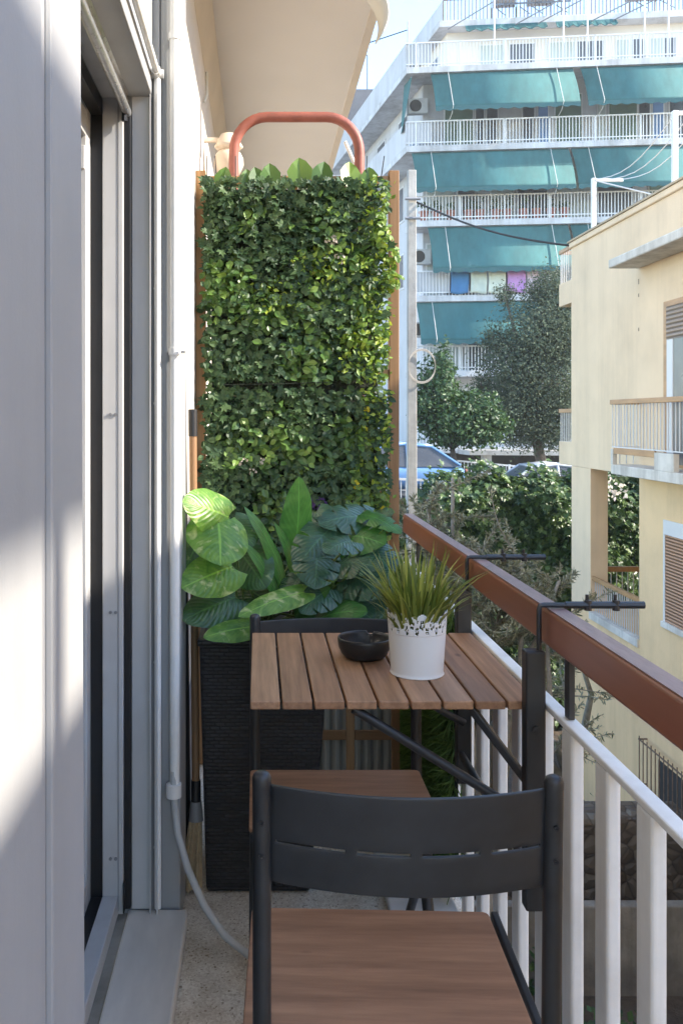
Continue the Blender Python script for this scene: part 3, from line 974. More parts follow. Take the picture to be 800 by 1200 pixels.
ch = make_chair('nearest dark metal folding chair with curved slotted back and brown plywood seat')
ch.location = (.219, 1.325, 0)
ch.rotation_euler = (0, 0, R(-2))
ch2 = copy_tree(ch)
ch2['label'] = 'dark metal folding chair behind the table, facing the camera, in front of black planter'
ch2.location = (.205, 2.40, 0)
ch2.rotation_euler = (0, 0, R(180))
for c in bpy.data.objects:
    if c.parent == ch2 and c.name.startswith('seat') and 'rail' not in c.name:
        c.location.x = .027

# ================================================================== ON THE TABLE
pot = thing('plant_pot', 'white metal pot with lace cut rim standing on the slatted table', 'pot', (0, 0, 0))
pot.location = (.3485, 1.975, ZL)
OFF[pot.name] = Vector((0, 0, 0))
m = MB()
HP = .138
def pr(z):
    return .0565 + (.0655 - .0565) * z / HP
m.lathe([(0, .003), (.054, .003), (.0575, .0), (.059, .002), (.0572, .006)] + [(pr(z), z) for z in (.01, .03, .06, .094)] + [(pr(.094) - .002, .094), (pr(.05) - .003, .05), (.053, .008), (0, .008)], n=64)
m.build('pot_body', MT['pot_white'], pot, smooth=True, local=True)
lace = MB()
NA, NZ = 216, 22
def solid(i, j):
    a = i / NA * 2 * math.pi
    z = j / NZ
    s = i / NA * 18                       # 18 flowers round the rim
    fx = (s % 1) - .5
    row = int(s)
    top = .80 + .2 * abs(math.sin(s * math.pi)) ** .7 - (.12 if row % 3 == 0 else 0)
    if z > top:
        return False
    if z > top - .10 or z < .05:
        return True
    for (cx, cz, rr) in ((0, .52, .25), (-.5, .24, .20), (.5, .24, .20), (.5, .72, .13), (-.5, .72, .13)):
        dx, dz = (fx - cx) * .95, (z - cz)
        d = math.hypot(dx, dz); ang = math.atan2(dz, dx)
        petal = rr * (.62 + .38 * abs(math.cos(2.5 * ang + row)))
        if d < petal:
            return abs(math.cos(2.5 * ang + row)) < .36 or d < rr * .25
    return True
zt0, zt1 = .0935, HP + .004
for i in range(NA):
    for j in range(NZ):
        if solid(i + .5, j + .5):
            a0, a1 = i / NA * 2 * math.pi, (i + 1) / NA * 2 * math.pi
            z0, z1 = zt0 + (zt1 - zt0) * j / NZ, zt0 + (zt1 - zt0) * (j + 1) / NZ
            r0, r1 = pr(z0), pr(z1)
            lace.face([(r0 * math.cos(a0), r0 * math.sin(a0), z0), (r0 * math.cos(a1), r0 * math.sin(a1), z0), (r1 * math.cos(a1), r1 * math.sin(a1), z1), (r1 * math.cos(a0), r1 * math.sin(a0), z1)])
lo = lace.build('lace_rim', MT['pot_white'], pot, smooth='all', local=True)
md = lo.modifiers.new('weld', 'WELD'); md.merge_threshold = .00005
md = lo.modifiers.new('thick', 'SOLIDIFY'); md.thickness = .0016; md.offset = -1
MB().lathe([(0, .062), (.057, .062)], n=32).build('soil', MT['soil'], pot, local=True)

gr = thing('grass_plant', 'yellow green ornamental grass growing out of the white lace pot', 'plant', (.3485, 1.975, ZL))
bl = MB()
for i in range(250):
    a = rng.uniform(0, 2 * math.pi)
    r0 = .045 * math.sqrt(rng.random())
    lean = rng.uniform(.05, 1.25)
    L = rng.uniform(.12, .225)
    base = Vector((r0 * math.cos(a), r0 * math.sin(a), .07))
    a += rng.uniform(-.5, .5)
    d = Vector((math.cos(a), math.sin(a), 0))
    side = Vector((-math.sin(a), math.cos(a), 0))
    wd = rng.uniform(.003, .0064)
    n_ = 7
    k = len(bl.v)
    p = base.copy()
    th = rng.uniform(.0, .22) + lean * .25
    for q in range(n_):
        t = q / (n_ - 1)
        ww = wd * (1 - t ** 2.2) + .0003
        bl.v += [tuple(p - side * ww + Vector((0, 0, 0))), tuple(p + side * ww)]
        ang = th + lean * 1.0 * t ** 1.3
        p = p + (d * math.sin(ang) + Vector((0, 0, 1)) * math.cos(ang)) * L / (n_ - 1)
    for q in range(n_ - 1):
        bl.f.append((k + 2 * q, k + 2 * q + 1, k + 2 * q + 3, k + 2 * q + 2)); bl.mi.append(0)
bl.build('blades', LV['blade'], gr, smooth='all', local=True)

ash = tag(MB().lathe([(0, .005), (.034, .004), (.038, 0), (.046, .003), (.054, .012), (.060, .026), (.0625, .040), (.0625, .047), (.0612, .0495), (.0590, .0485), (.0575, .042), (.052, .022), (.042, .012), (.03, .010), (0, .010)], n=128).build('ashtray', MT['ash_black'], smooth='all'),
          'round matte black ashtray bowl on the slatted table beside the white pot', 'ashtray')
for v in ash.data.vertices:                 # one notch in the far rim for a cigarette
    a = abs((math.degrees(math.atan2(v.co.y, v.co.x)) - 70 + 180) % 360 - 180)
    if v.co.z > .038 and math.hypot(v.co.x, v.co.y) > .05 and a < 8:
        v.co.z -= .008 * math.cos(R(a * 11)) ** .5 if a < 8 else 0
ash.location = (.2475, 2.10, ZL + .0005)
ash.rotation_euler = (0, 0, 0)

# ================================================================== PLANTER AND HOUSE PLANTS
pl = thing('wicker_planter', 'tall tapered black wicker planter behind the table', 'planter', (.02, 2.72, 0))
m = MB()
bx, tx = (-.152, .150, 2.60, 2.90), (-.170, .205, 2.555, 2.93)
zt = .745
m.hexa([(bx[0], bx[2], .004), (bx[1], bx[2], .004), (bx[1], bx[3], .004), (bx[0], bx[3], .004), (tx[0], tx[2], zt), (tx[1], tx[2], zt), (tx[1], tx[3], zt), (tx[0], tx[3], zt)])
m.build('basket', MT['wicker'], pl, .012, seg=3)
m = MB()
m.box(tx[0] - .004, tx[1] + .004, tx[2] - .004, tx[2] + .014, zt - .016, zt + .004)
m.box(tx[0] - .004, tx[1] + .004, tx[3] - .014, tx[3] + .004, zt - .016, zt + .004)
m.box(tx[0] - .004, tx[0] + .014, tx[2] + .015, tx[3] - .015, zt - .016, zt + .004)
m.box(tx[1] - .014, tx[1] + .004, tx[2] + .015, tx[3] - .015, zt - .016, zt + .004)
m.build('rim', MT['wicker'], pl, .003)


def blade_grid(base, tip, nrm, width, prof, bend=.15, fold=.12, nt=8, ns=30, wave=.0):
    """one big leaf: rows along the midrib from base to tip, half-width prof(s) on both sides"""
    base, tip, nrm = Vector(base), Vector(tip), Vector(nrm).normalized()
    ax = tip - base
    L = ax.length
    ax.normalize()
    sd = ax.cross(nrm).normalized()
    nm = sd.cross(ax).normalized()
    vs, uv, fs = [], [], []
    ph = rng.uniform(0, 6)
    for i in range(ns + 1):
        s = i / ns
        wl_ = prof(s, -1) * width / 2
        wr_ = prof(s, 1) * width / 2
        back = 0
        for j in range(-nt, nt + 1):
            t = j / nt
            hw = wl_ if t < 0 else wr_
            x = t * hw
            lob = prof(s, 2) if t != 0 else 0
            p = base + ax * (s * L - lob * abs(t) ** 1.5 * L) + sd * x
            p += nm * (bend * L * (math.sin(math.pi * s * .9) - .0) * 1 + fold * abs(x) - 1.1 * abs(x) ** 2 / max(width, .01) * .6 + wave * math.sin(s * 17 + ph + (2 if t < 0 else 0)) * abs(t) * width)
            vs.append(p)
            uv.append((.5 + .5 * t, s))
    w_ = 2 * nt + 1
    for i in range(ns):
        for j in range(w_ - 1):
            a = i * w_ + j
            fs.append((a, a + 1, a + w_ + 1, a + w_))
    return vs, uv, fs


def heart(s, side):
    if side == 2:
        return .20 * max(0, 1 - s * 2.4) ** 1.2
    return 1.72 * (max(s, .02) ** .30) * (max(0, 1 - s) ** .62)


def paddle(s, side):
    if side == 2:
        return 0
    return max(.0, math.sin(math.pi * s ** .8)) ** .62


def monst(s, side):
    if side == 2:
        return .16 * max(0, 1 - s * 2.2) - .0
    e = heart(s, 1)
    ph = .0 if side < 0 else .4
    x = (s * 4.1 + ph) % 1
    cut = 1 if x > .2 else .34 + .4 * abs(x - .1) / .1
    return e * (cut if .14 < s < .9 else 1)


def leaf_part(parent, name, base, tip, nrm, width, prof, mat, stem=None, **kw):
    vs, uv, fs = blade_grid(base, tip, nrm, width, prof, **kw)
    m_ = MB()
    m_.v = [tuple(v) for v in vs]
    m_.f = fs
    m_.mi = [0] * len(fs)
    m_.uv = uv
    o_ = m_.build(name, mat, parent, smooth='all')
    if stem is not None:
        b_ = Vector(vs[len(vs) // 1000 if False else kw.get('nt', 8)])
        s0 = Vector(stem)
        mid = (b_ + s0) / 2 + Vector((0, 0, .03))
        st_ = MB().tube([s0, s0.lerp(mid, .5) + Vector((0, 0, .012)), mid, mid.lerp(b_, .6), b_], .0032, 6)
        st_.build('stalk', MT['stem_green'], o_, smooth='all')
    return o_


RT = Vector((-.02, 2.70, .73))
pth = thing('pothos_plant', 'variegated pothos with broad yellow green leaves at the left of the black planter', 'plant', (-.05, 2.7, .73))
CAM = Vector((0, 0, H))
def toward(p, tilt=(0, 0, 0)):
    return (CAM - Vector(p)).normalized() + Vector(tilt)
POTHOS = [  # base, tip, width(px), depth base, depth tip, tilt, material
    ((268, 606), (213, 588), 54, 2.60, 2.50, (.35, 0, .45), 'pothos'),
    ((256, 612), (258, 664), 70, 2.56, 2.47, (.30, 0, .30), 'pothos'),
    ((272, 664), (212, 690), 52, 2.56, 2.46, (.2, 0, .45), 'pothos'),
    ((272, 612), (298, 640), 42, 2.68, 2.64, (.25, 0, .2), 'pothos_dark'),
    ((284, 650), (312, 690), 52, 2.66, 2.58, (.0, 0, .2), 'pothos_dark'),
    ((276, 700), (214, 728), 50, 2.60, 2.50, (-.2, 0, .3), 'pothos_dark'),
    ((298, 734), (238, 748), 30, 2.53, 2.46, (-.1, 0, .7), 'pothos'),
    ((356, 694), (279, 724), 30, 2.58, 2.45, (.1, 0, .9), 'pothos'),
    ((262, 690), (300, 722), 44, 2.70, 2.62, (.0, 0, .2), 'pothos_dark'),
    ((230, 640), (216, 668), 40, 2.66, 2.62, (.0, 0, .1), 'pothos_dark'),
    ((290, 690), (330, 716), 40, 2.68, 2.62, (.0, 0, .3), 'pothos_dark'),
]
for (b_, t_, wpx, yb0, yt0, tl, mm_) in POTHOS:
    pb, pt_ = at(*b_, yb0), at(*t_, yt0)
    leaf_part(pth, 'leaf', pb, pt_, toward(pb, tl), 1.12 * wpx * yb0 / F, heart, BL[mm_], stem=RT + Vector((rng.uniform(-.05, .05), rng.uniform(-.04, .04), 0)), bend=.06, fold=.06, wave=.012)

pad = thing('paddle_leaf_plant', 'plant with tall upright paddle leaves in the middle of the black planter', 'plant', (.02, 2.74, .73))
PADDLE = [
    ((345, 650), (349, 558), 44, 2.78, 2.74, (.6, 0, .0), .05),
    ((338, 706), (282, 594), 30, 2.70, 2.66, (1.4, 0, .9), .10),
    ((331, 712), (282, 636), 26, 2.66, 2.60, (1.3, 0, .9), .09),
    ((352, 700), (318, 612), 24, 2.76, 2.72, (1.5, 0, .5), .10),
    ((360, 724), (371, 670), 34, 2.72, 2.68, (-.3, 0, .5), .08),
    ((366, 728), (432, 718), 46, 2.60, 2.52, (0, 0, 1.1), .10),
    ((320, 720), (308, 668), 30, 2.74, 2.68, (-.2, 0, .2), .06),
    ((345, 722), (388, 690), 34, 2.66, 2.58, (.1, 0, .8), .06),
]
for (b_, t_, wpx, yb0, yt0, tl, bd) in PADDLE:
    pb, pt_ = at(*b_, yb0), at(*t_, yt0)
    leaf_part(pad, 'leaf', pb, pt_, toward(pb, tl), wpx * yb0 / F, paddle, BL['paddle'], stem=Vector((.04 + rng.uniform(-.03, .03), 2.74, .73)), bend=bd, fold=.15, wave=.02)

mon = thing('monstera_plant', 'dark green monstera with deeply cut leaves at the right of the black planter', 'plant', (.13, 2.74, .73))
MONST = [
    ((388, 618), (346, 668), 52, 2.72, 2.62, (-.1, 0, .4)),
    ((372, 645), (368, 692), 56, 2.66, 2.56, (.1, 0, .3)),
    ((436, 606), (372, 616), 48, 2.78, 2.70, (.1, 0, .9)),
    ((402, 628), (452, 640), 58, 2.74, 2.62, (.1, 0, .7)),
    ((418, 602), (470, 628), 30, 2.78, 2.62, (.2, 0, 1.2)),
    ((396, 660), (446, 668), 46, 2.66, 2.56, (.0, 0, 1.0)),
    ((410, 676), (466, 694), 56, 2.64, 2.54, (.2, 0, .6)),
    ((386, 690), (352, 720), 44, 2.62, 2.54, (-.2, 0, .5)),
    ((392, 700), (438, 728), 52, 2.66, 2.56, (.2, 0, .3)),
    ((424, 640), (462, 672), 48, 2.76, 2.66, (.3, 0, .4)),
    ((370, 600), (396, 640), 40, 2.84, 2.76, (0, 0, .3)),
    ((402, 690), (420, 735), 44, 2.74, 2.70, (0, 0, .1)),
    ((430, 612), (462, 602), 34, 2.84, 2.78, (.3, 0, 1.0)),
    ((412, 634), (380, 650), 40, 2.60, 2.52, (-.3, 0, .8)),
    ((436, 700), (470, 716), 40, 2.62, 2.56, (.3, 0, .6)),
    ((350, 676), (338, 706), 36, 2.64, 2.58, (-.3, 0, .4)),
]
for i, (b_, t_, wpx, yb0, yt0, tl) in enumerate(MONST):
    pb, pt_ = at(*b_, yb0), at(*t_, yt0)
    wpx *= 1.08
    leaf_part(mon, 'leaf', pb, pt_, toward(pb, tl), wpx * yb0 / F, monst, BL['paddle'] if i in (3, 4) else BL['monstera'], stem=Vector((.12 + rng.uniform(-.04, .04), 2.74, .73)), bend=.10, fold=.10, wave=.01, ns=60, nt=6)

# ================================================================== LEAF WALL ON ITS TIMBER FRAME
YT = 3.58
tr = thing('wooden_trellis', 'tall pine trellis frame closing the balcony end behind the plants', 'trellis', (.16, YT, 0))
for x in (-.230, .538):
    B(x - .020, x + .020, YT - .02, YT + .02, .004, 2.365).build('post', MT['frame_wood'], tr, .003)
for z in (2.325, 1.555, 1.07, .2):
    B(-.2095, .5175, YT - .012, YT + .012, z - .02, z + .02).build('crossbar', MT['frame_wood_h'], tr, .003)
B(.125, .155, YT - .008, YT + .010, .221, 2.304).build('stud', MT['frame_wood'], tr, .003)


def leaf_panel(label, z0, z1, seed):
    r = thing('artificial_leaf_panel', label, 'leaf panel', (.16, YT, z0), 'artificial leaf panels on the trellis')
    x0, x1 = -.206, .492
    B(x0 + .02, x1 - .02, YT - .034, YT - .022, z0 - .07, z1 - .02).build('backing_mat', MT['backing'], r)
    g_ = np.random.default_rng(seed)
    m_ = MB()
    dark = [.40, .30, .30, .0] if z1 < 1.8 else [.32, .34, .20, .14]  # lower panel gets no bright cells, its shade is put into the mix
    cells = [(g_.uniform(x0, x1), g_.uniform(z0, z1), g_.choice(4, p=dark)) for _ in range(48)]
    cx = np.array([c[0] for c in cells]); cz = np.array([c[1] for c in cells]); ck = np.array([c[2] for c in cells])
    n = 4300
    X = g_.uniform(x0 - .006, x1 + .012, n); Z = g_.uniform(z0 - .01, z1 + .005, n)
    kind = ck[np.argmin((X[:, None] - cx + g_.normal(0, .03, (n, 1))) ** 2 + (Z[:, None] - cz + g_.normal(0, .03, (n, 1))) ** 2, axis=1)]
    edge = (X > .40) & (g_.random(n) < .45)  # right edge takes the bright leaf colour in place of sunlight
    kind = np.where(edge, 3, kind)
    dep = .025 + .065 * g_.random(n) ** 1.1
    pos = np.stack([X, YT - .02 - dep, Z], 1)
    for kk, tm, mi, sz0 in ((0, IVY, 0, .037), (1, OVATE, 1, .036), (2, OVATE, 0, .032), (3, DIAMOND, 2, .025)):
        s = kind == kk
        c = int(s.sum())
        nor = np.array((0, -1, .42)) + g_.normal(0, .45, (c, 3))
        upv = np.stack([g_.normal(0, .8, c), -.35 * np.ones(c), g_.normal(-.1, .7, c)], 1)
        scatter(m_, tm, pos[s], nor, upv, sz0 * g_.uniform(.7, 1.3, c), mi)
        if kk == 3:      # the fern-like tufts are denser
            for _ in range(2):
                nor = np.array((0, -1, .5)) + g_.normal(0, .7, (c, 3))
                scatter(m_, DIAMOND, pos[s] + g_.normal(0, .014, (c, 3)), nor, g_.normal(0, 1, (c, 3)), .024 * g_.uniform(.7, 1.3, c), 2)
    nb_ = 40
    pos2 = np.stack([g_.uniform(x0, x1, nb_), YT - .085 - .02 * g_.random(nb_), g_.uniform(z0 + .03, z1, nb_)], 1)
    scatter(m_, IVY, pos2, np.array((0, -1, .5)) + g_.normal(0, .3, (nb_, 3)), np.stack([g_.normal(0, .6, nb_), -.3 * np.ones(nb_), g_.normal(-.3, .5, nb_)], 1), .055 * g_.uniform(.8, 1.2, nb_), 0)
    m_.build('leaves', [LV['dark'], LV['mid'], LV['bright']], r)
    return r


def blossoms(r, spots, mat, name, n=26, rad=.018, size=.012):
    for p in spots:
        m_ = MB()
        d = rand_dirs(n)
        pos = np.array(p) + d * rad * np.array((1, .5, 1))
        scatter(m_, OVATE, pos, d + np.array((0, -.8, .2)), rand_dirs(n), size * nr.uniform(.7, 1.3, n))
        m_.build(name, mat, r)


p1 = leaf_panel('upper artificial leaf panel of mixed ivy, sunlight put in by brighter leaves at its right edge', 1.54, 2.305, 3)
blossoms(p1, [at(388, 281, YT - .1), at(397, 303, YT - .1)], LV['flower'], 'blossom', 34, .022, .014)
p2 = leaf_panel('lower artificial leaf panel of ivy, shade put in by darker leaves, partly hidden by the planter foliage', .70, 1.487, 5)
blossoms(p2, [at(285, 541, YT - .1), at(305, 540, YT - .1), at(296, 552, YT - .1)], LV['flower'], 'blossom', 16, .012, .013)
blossoms(p2, [at(362, 588, YT - .1), at(372, 592, YT - .1)], LV['purple'], 'purple_blossom', 30, .03, .02)
blossoms(p2, [at(425, 500, YT - .1), at(420, 567, YT - .1), at(449, 597, YT - .1), at(432, 478, YT - .1)], LV['yellow'], 'yellow_leaf', 5, .012, .022)
blossoms(p1, [at(441, 262, YT - .1), at(447, 279, YT - .1), at(456, 300, YT - .1), at(459, 330, YT - .1)], LV['bright'], 'sun_coloured_tuft', 40, .032, .03)  # bright-coloured tufts standing in for sun on the right edge
# large single leaves standing up along the top edge
tl_ = MB()
for (u, s) in ((259, .06), (292, .055), (318, .07), (353, .085), (374, .075), (409, .075), (433, .06), (304, .06)):
    p = at(u, 223, YT - .05)
    scatter(tl_, OVATE, [tuple(p)], [(rng.uniform(-.3, .3), -1, .25)], [(rng.uniform(-.15, .15), 0, 1)], [s * 1.75], 0)
tl_.build('edge_leaves', LV['mid'], p1)
zt_ = MB()
for (u, a) in ((243, -3), (254, -6), (429, 2), (446, 12), (276, 0)):
    p = at(u, 205, YT - .03)
    zt_.tube([p + Vector((0, 0, -.02)), p + Vector((.022 * math.sin(R(a)) * 3, 0, .075))], .0022, 5)
zt_.build('cable_tie', MT['black'], p1)
MB().tube([at(262, 451, YT - .115), at(320, 450, YT - .118), at(385, 448, YT - .115)], .0018, 5).build('mesh_edge', MT['backing'], p2)

# red pipe arch behind the frame
ra = MB()
ptsA = [Vector((-.105, 3.78, .004)), Vector((-.105, 3.78, 2.45))]
for q in range(1, 9):
    a = R(180 - q * 11.25)
    ptsA.append(Vector((.035 + .14 * math.cos(a), 3.78, 2.50 + .15 * math.sin(a))))
for q in range(0, 9):
    a = R(90 - q * 11.25)
    ptsA.append(Vector((.285 + .14 * math.cos(a), 3.78, 2.50 + .15 * math.sin(a))))
ptsA += [Vector((.425, 3.78, 2.45)), Vector((.425, 3.78, .004))]
tag(ra.tube(ptsA, .0215, 14).build('pipe_arch', MT['red_pipe'], smooth='all'), 'rusty red painted pipe arch rising behind the leaf wall', 'pipe arch')
tag(MB().tube([at(404, 166, 3.86), at(417, 196, 3.86), at(424, 260, 3.86)], .008, 8).build('white_rod', MT['white_rail'], smooth=True), 'thin slanted white rod beside the red pipe arch', 'rod')

# old wooden screen with ribbed panes behind the planter
ws = thing('glazed_wooden_screen', 'low wooden screen with ribbed translucent panes between planter and green mat', 'screen', (.36, 3.05, 0))
YS = 3.06
for x in (.17, .312, .466):
    B(x - .014, x + .014, YS - .012, YS + .012, .004, .66).build('stile', MT['frame_wood'], ws, .002)
for z in (.02, .30, .64):
    B(.185, .297, YS - .0105, YS + .0105, z - .016, z + .016).build('rail', MT['frame_wood_h'], ws, .002)
    B(.327, .451, YS - .0105, YS + .0105, z - .016, z + .016).build('rail', MT['frame_wood_h'], ws, .002)
for x0, x1 in ((.185, .297), (.327, .451)):
    for z0, z1 in ((.037, .283), (.317, .623)):
        B(x0, x1, YS - .003, YS + .003, z0, z1).build('pane', MT['pane'], ws)

# grass mat hung on the railing
gm = thing('grass_mat', 'shaggy green artificial grass mat hung inside the white balusters', 'grass mat', (.54, 2.9, .1))
B(.545, .556, 2.50, 3.42, .06, .82).build('mat', MT['backing'], gm)
m = MB()
n = 15000
P_ = np.stack([np.full(n, .546), nr.uniform(2.49, 3.42, n), nr.uniform(.08, .85, n)], 1)
d_ = np.stack([-np.abs(nr.normal(.5, .25, n)), nr.normal(-.1, .35, n), nr.normal(-.55, .45, n)], 1)
THIN = (LANCE[0] * np.array((.17, 1, 1)), LANCE[1])
scatter(m, THIN, P_, rand_dirs(n) + np.array((-.6, -.4, .3)), d_, .075 * nr.uniform(.6, 1.3, n))
m.build('grass', MT['grass_mat'], gm)

# broom
bm_ = thing('broom', 'straw broom with wooden handle leaning in the corner by the planter', 'broom', (-.185, 2.62, 0))
b0, b1 = Vector((-.183, 2.63, .20)), Vector((-.198, 2.70, 1.40))
dirb = (b1 - b0).normalized()
MB().tube([b0 + dirb * .08, b1], .0115, 12).build('handle', MT['broom_wood'], bm_, smooth=True)
MB().tube([b1 - dirb * .075, b1 + dirb * .006], .0135, 12).build('grip', MT['black'], bm_, smooth=True)
MB().tube([b0 + dirb * .05, b0 + dirb * .115], .0145, 12).build('ferrule', MT['black'], bm_, smooth=True)
MB().tube([b0 - dirb * .0, b0 + dirb * .055], [.022, .0165], 12).build('collar', MT['grey_groove'], bm_, smooth=True)
m = MB()
for i in range(150):
    a = rng.uniform(0, 6.28); q = math.sqrt(rng.random())
    top = b0 + Vector((.018 * q * math.cos(a), .012 * q * math.sin(a), .01))
    bot = Vector((b0.x - .012 + .034 * q * math.cos(a), b0.y - .015 + .03 * q * math.sin(a), .006 + rng.uniform(0, .012)))
    m.tube([top, bot], .0016, 4, cap=False)
m.build('bristles', MT['bristle'], bm_)
tag(MB().tube([(-.21, 2.68, .01), (-.235, 2.78, 1.62)], .009, 8).build('dark_pole', MT['black'], smooth=True), 'thin black pole standing in the corner behind the broom', 'pole')
tag(B(-.249, -.232, 2.66, 3.4, .005, .42).build('skirting_board', MT['grey_groove'], bevel=.003), 'dark grey board standing against the wall beside the planter', 'board')

# ================================================================== BEIGE HOUSE
HX, HY = 5.6, 16.07
ho = thing('beige_house', 'beige rendered house with small balconies across the gap', 'house', (HX, 12, GZ))
ZR = 4.52
def hY(u):
    return HX * F / (u - CU)
def hz(u, v):
    return H + (CV - v) * hY(u) / F
porch_y = 13.2
m = MB()
m2 = MB()
m2.box(HX, 14, -14, porch_y, GZ, .53)                       # ground floor body up to the porch
m.box(HX, 14, -14, HY, .53, 4.42)                          # upper floor
m2.box(HX, 14, porch_y, HY, GZ, -1.9)                       # plinth below the porch
m2.box(9.6, 14, porch_y + .01, HY, -1.9, .53)               # inner porch wall
m.build('wall', MT['house_wall'], ho)
m2.build('lower_wall', MT['house_low'], ho)
B(HX + .001, HX + .30, HY - .92, HY - .001, -1.897, .527).build('corner_column', MT['house_wall'], ho, .01)
B(HX - .04, 14.04, -14, HY + .04, 4.42, ZR).build('parapet', MT['house_wall'], ho, .02)
B(HX - .06, 14.06, -14, HY + .06, ZR, ZR + .03).build('coping', MT['coping'], ho)
B(HX - .46, HX - .001, 6.0, 13.2, 3.58, 3.71).build('canopy', MT['house_trim'], ho, .02)
B(HX - .012, HX - .001, 10.2, 12.62, .76, 3.45).build('wall_bay', MT['house_wall'], ho, .003)
# balcony with ochre rails
bc = B(HX - .42, HX - .001, 7.0, 13.2, .56, .70).build('balcony_slab', MT['house_trim'], ho, .01)
B(HX - .42, HX - .36, 13.12, 13.2, .702, .93).build('upstand', MT['house_trim'], bc)
B(HX - .42, HX - .35, 11.2, 11.75, .702, .93).build('upstand', MT['house_trim'], bc)
B(HX - .43, HX - .37, 7.0, 13.22, 1.58, 1.65).build('handrail', MT['orange_wood'], bc, .008)
B(HX - .36, HX - .001, 13.16, 13.22, 1.58, 1.65).build('handrail', MT['orange_wood'], bc, .008)
B(HX - .415, HX - .385, 11.76, 13.11, .86, .95).build('low_rail', MT['orange_wood'], bc, .005)
m = MB()
for i in range(60):
    y = 13.18 - i * .105
    m.box(HX - .406, HX - .394, y - .006, y + .006, .95, 1.58)
m.box(HX - .39, HX - .001, 13.18, 13.19, .951, .966)
for i in range(1, 4):
    m.box(HX - .40 + i * .1, HX - .388 + i * .1, 13.18, 13.192, .71, 1.58)
m.box(HX - .408, HX - .392, 7, 13.19, .951, .966)
m.build('bars', MT['white_bar'], bc)
# door of the balcony
y0, y1 = 10.6, 12.35
wd_ = B(HX - .03, HX - .0125, y0, y1 + .0, .72, 2.98).build('balcony_door', MT['orange_wood'], ho, .004)
B(HX - .045, HX - .031, y0 + .1, y1 - .12, 2.45, 2.9).build('shutter', MT['tan_slat'], wd_)
B(HX - .040, HX - .031, y1 - .30, y1 - .12, .76, 2.449).build('sash', MT['white_bar'], wd_)
B(HX - .036, HX - .031, y0 + .1, y1 - .31, .76, 2.449).build('glass', MT['far_glass'], wd_)
# window with brown roller shutter
wy0, wy1 = 10.6, 12.40
wn_ = B(HX - .05, HX - .001, wy0, wy1, -1.5, -1.42).build('window_sill', MT['house_trim'], ho, .006)
B(HX - .02, HX - .001, wy0, wy1 - .02, -.22, -.02).build('shutter_box', MT['white_bar'], ho)
B(HX - .02, HX - .001, wy1 - .07, wy1 - .02, -1.419, -.221).build('window_frame', MT['white_bar'], ho)
B(HX - .012, HX - .001, wy0, wy1 - .071, -1.419, -.221).build('window_shutter', MT['brown_slat'], ho)
# porch rails
pr_ = B(HX - .03, HX + .09, porch_y + .003, HY - .93, -2.0, -1.88).build('porch_kerb', MT['house_trim'], ho)
B(HX + .02, HX + .08, porch_y, HY - .93, -1.36, -1.29).build('handrail', MT['orange_wood'], pr_, .005)
B(HX + .31, 9.6, HY - .1, HY - .03, -1.36, -1.27).build('handrail', MT['orange_wood'], pr_, .005)
m = MB()
y = porch_y + .06
while y < HY - .95:
    m.box(HX + .044, HX + .056, y, y + .012, -1.88, -1.36); y += .085
m.build('bars', MT['white_bar'], pr_)
m = MB()
x = HX + .38
while x < 9.5:
    m.box(x, x + .014, HY - .07, HY - .058, -1.9, -1.36); x += .1
m.build('bars', MT['white_bar'], pr_)
# end balconies seen edge on
for (zf, zr) in ((3.45, 4.5), (.53, 1.55)):
    sb = B(HX - .0, HX + 3, HY + .001, HY + .66, zf, zf + .42).build('end_balcony', MT['house_wall'], ho, .01)
    B(HX + .0, HX + .05, HY + .02, HY + .68, zr - .07, zr).build('handrail', MT['orange_wood'], sb, .004)
    B(HX + .05, HX + 3, HY + .63, HY + .68, zr - .07, zr).build('handrail', MT['orange_wood'], sb, .004)
    m = MB()
    for i in range(7):
        m.box(HX + .015, HX + .03, HY + .04 + i * .095, HY + .052 + i * .095, zf + .42, zr - .07)
    m.build('bars', MT['white_bar'], sb)
# barred window low down
gw = B(HX - .01, HX - .001, 11.2, 12.55, -4.3, -3.4).build('barred_window', MT['far_dark'], ho)
m = MB()
for i in range(14):
    y = 12.92 - i * .13
    m.box(HX - .126, HX - .114, y - .006, y + .006, -4.6, -3.2)
for z in (-4.55, -3.9, -3.25):
    m.box(HX - .128, HX - .117, 11.2, 12.94, z - .01, z + .01)
    m.box(HX - .128, HX - .0, 12.92, 12.935, z - .01, z + .01)
m.build('grille', MT['rust_bars'], gw)
m = MB()
for (v0, v1) in ((327, 333), (344, 348), (384, 388)):
    m.box(HX - .004, HX - .001, 13.205, 13.225, hz(748, v1), hz(748, v0))
m.build('crack', MT['rust_bars'], ho)

# clothes line posts on the roof
cl = thing('clothesline', 'white clothesline posts with slack wires on the beige house roof', 'clothesline', (HX + .3, 14, ZR))
pa, pb_ = at(695, 258, 15.3), at(790, 205, 12.6)
for p, vt, uu in ((pa, 209, 15.3), (pb_, 130, 12.6)):
    top = H + (CV - vt) * uu / F
    B(p.x - .035, p.x + .035, p.y - .035, p.y + .035, ZR + .03, top).build('post', MT['white_bar'], cl, .004)
    MB().bar((p.x, p.y, top - .03), (p.x + .5, p.y, top - .03), .05, .05).build('cross_arm', MT['white_bar'], cl)
ta = Vector((pa.x, pa.y, H + (CV - 209) * 15.3 / F)); tb_ = Vector((pb_.x, pb_.y, H + (CV - 132) * 12.6 / F))
m = MB()
for dx in (0, .22, .45):
    pts = []
    for i in range(9):
        t = i / 8
        p = ta.lerp(tb_, t) + Vector((dx, 0, -.25 * math.sin(math.pi * t) - .02))
        pts.append(p)
    m.tube(pts, .008, 5)
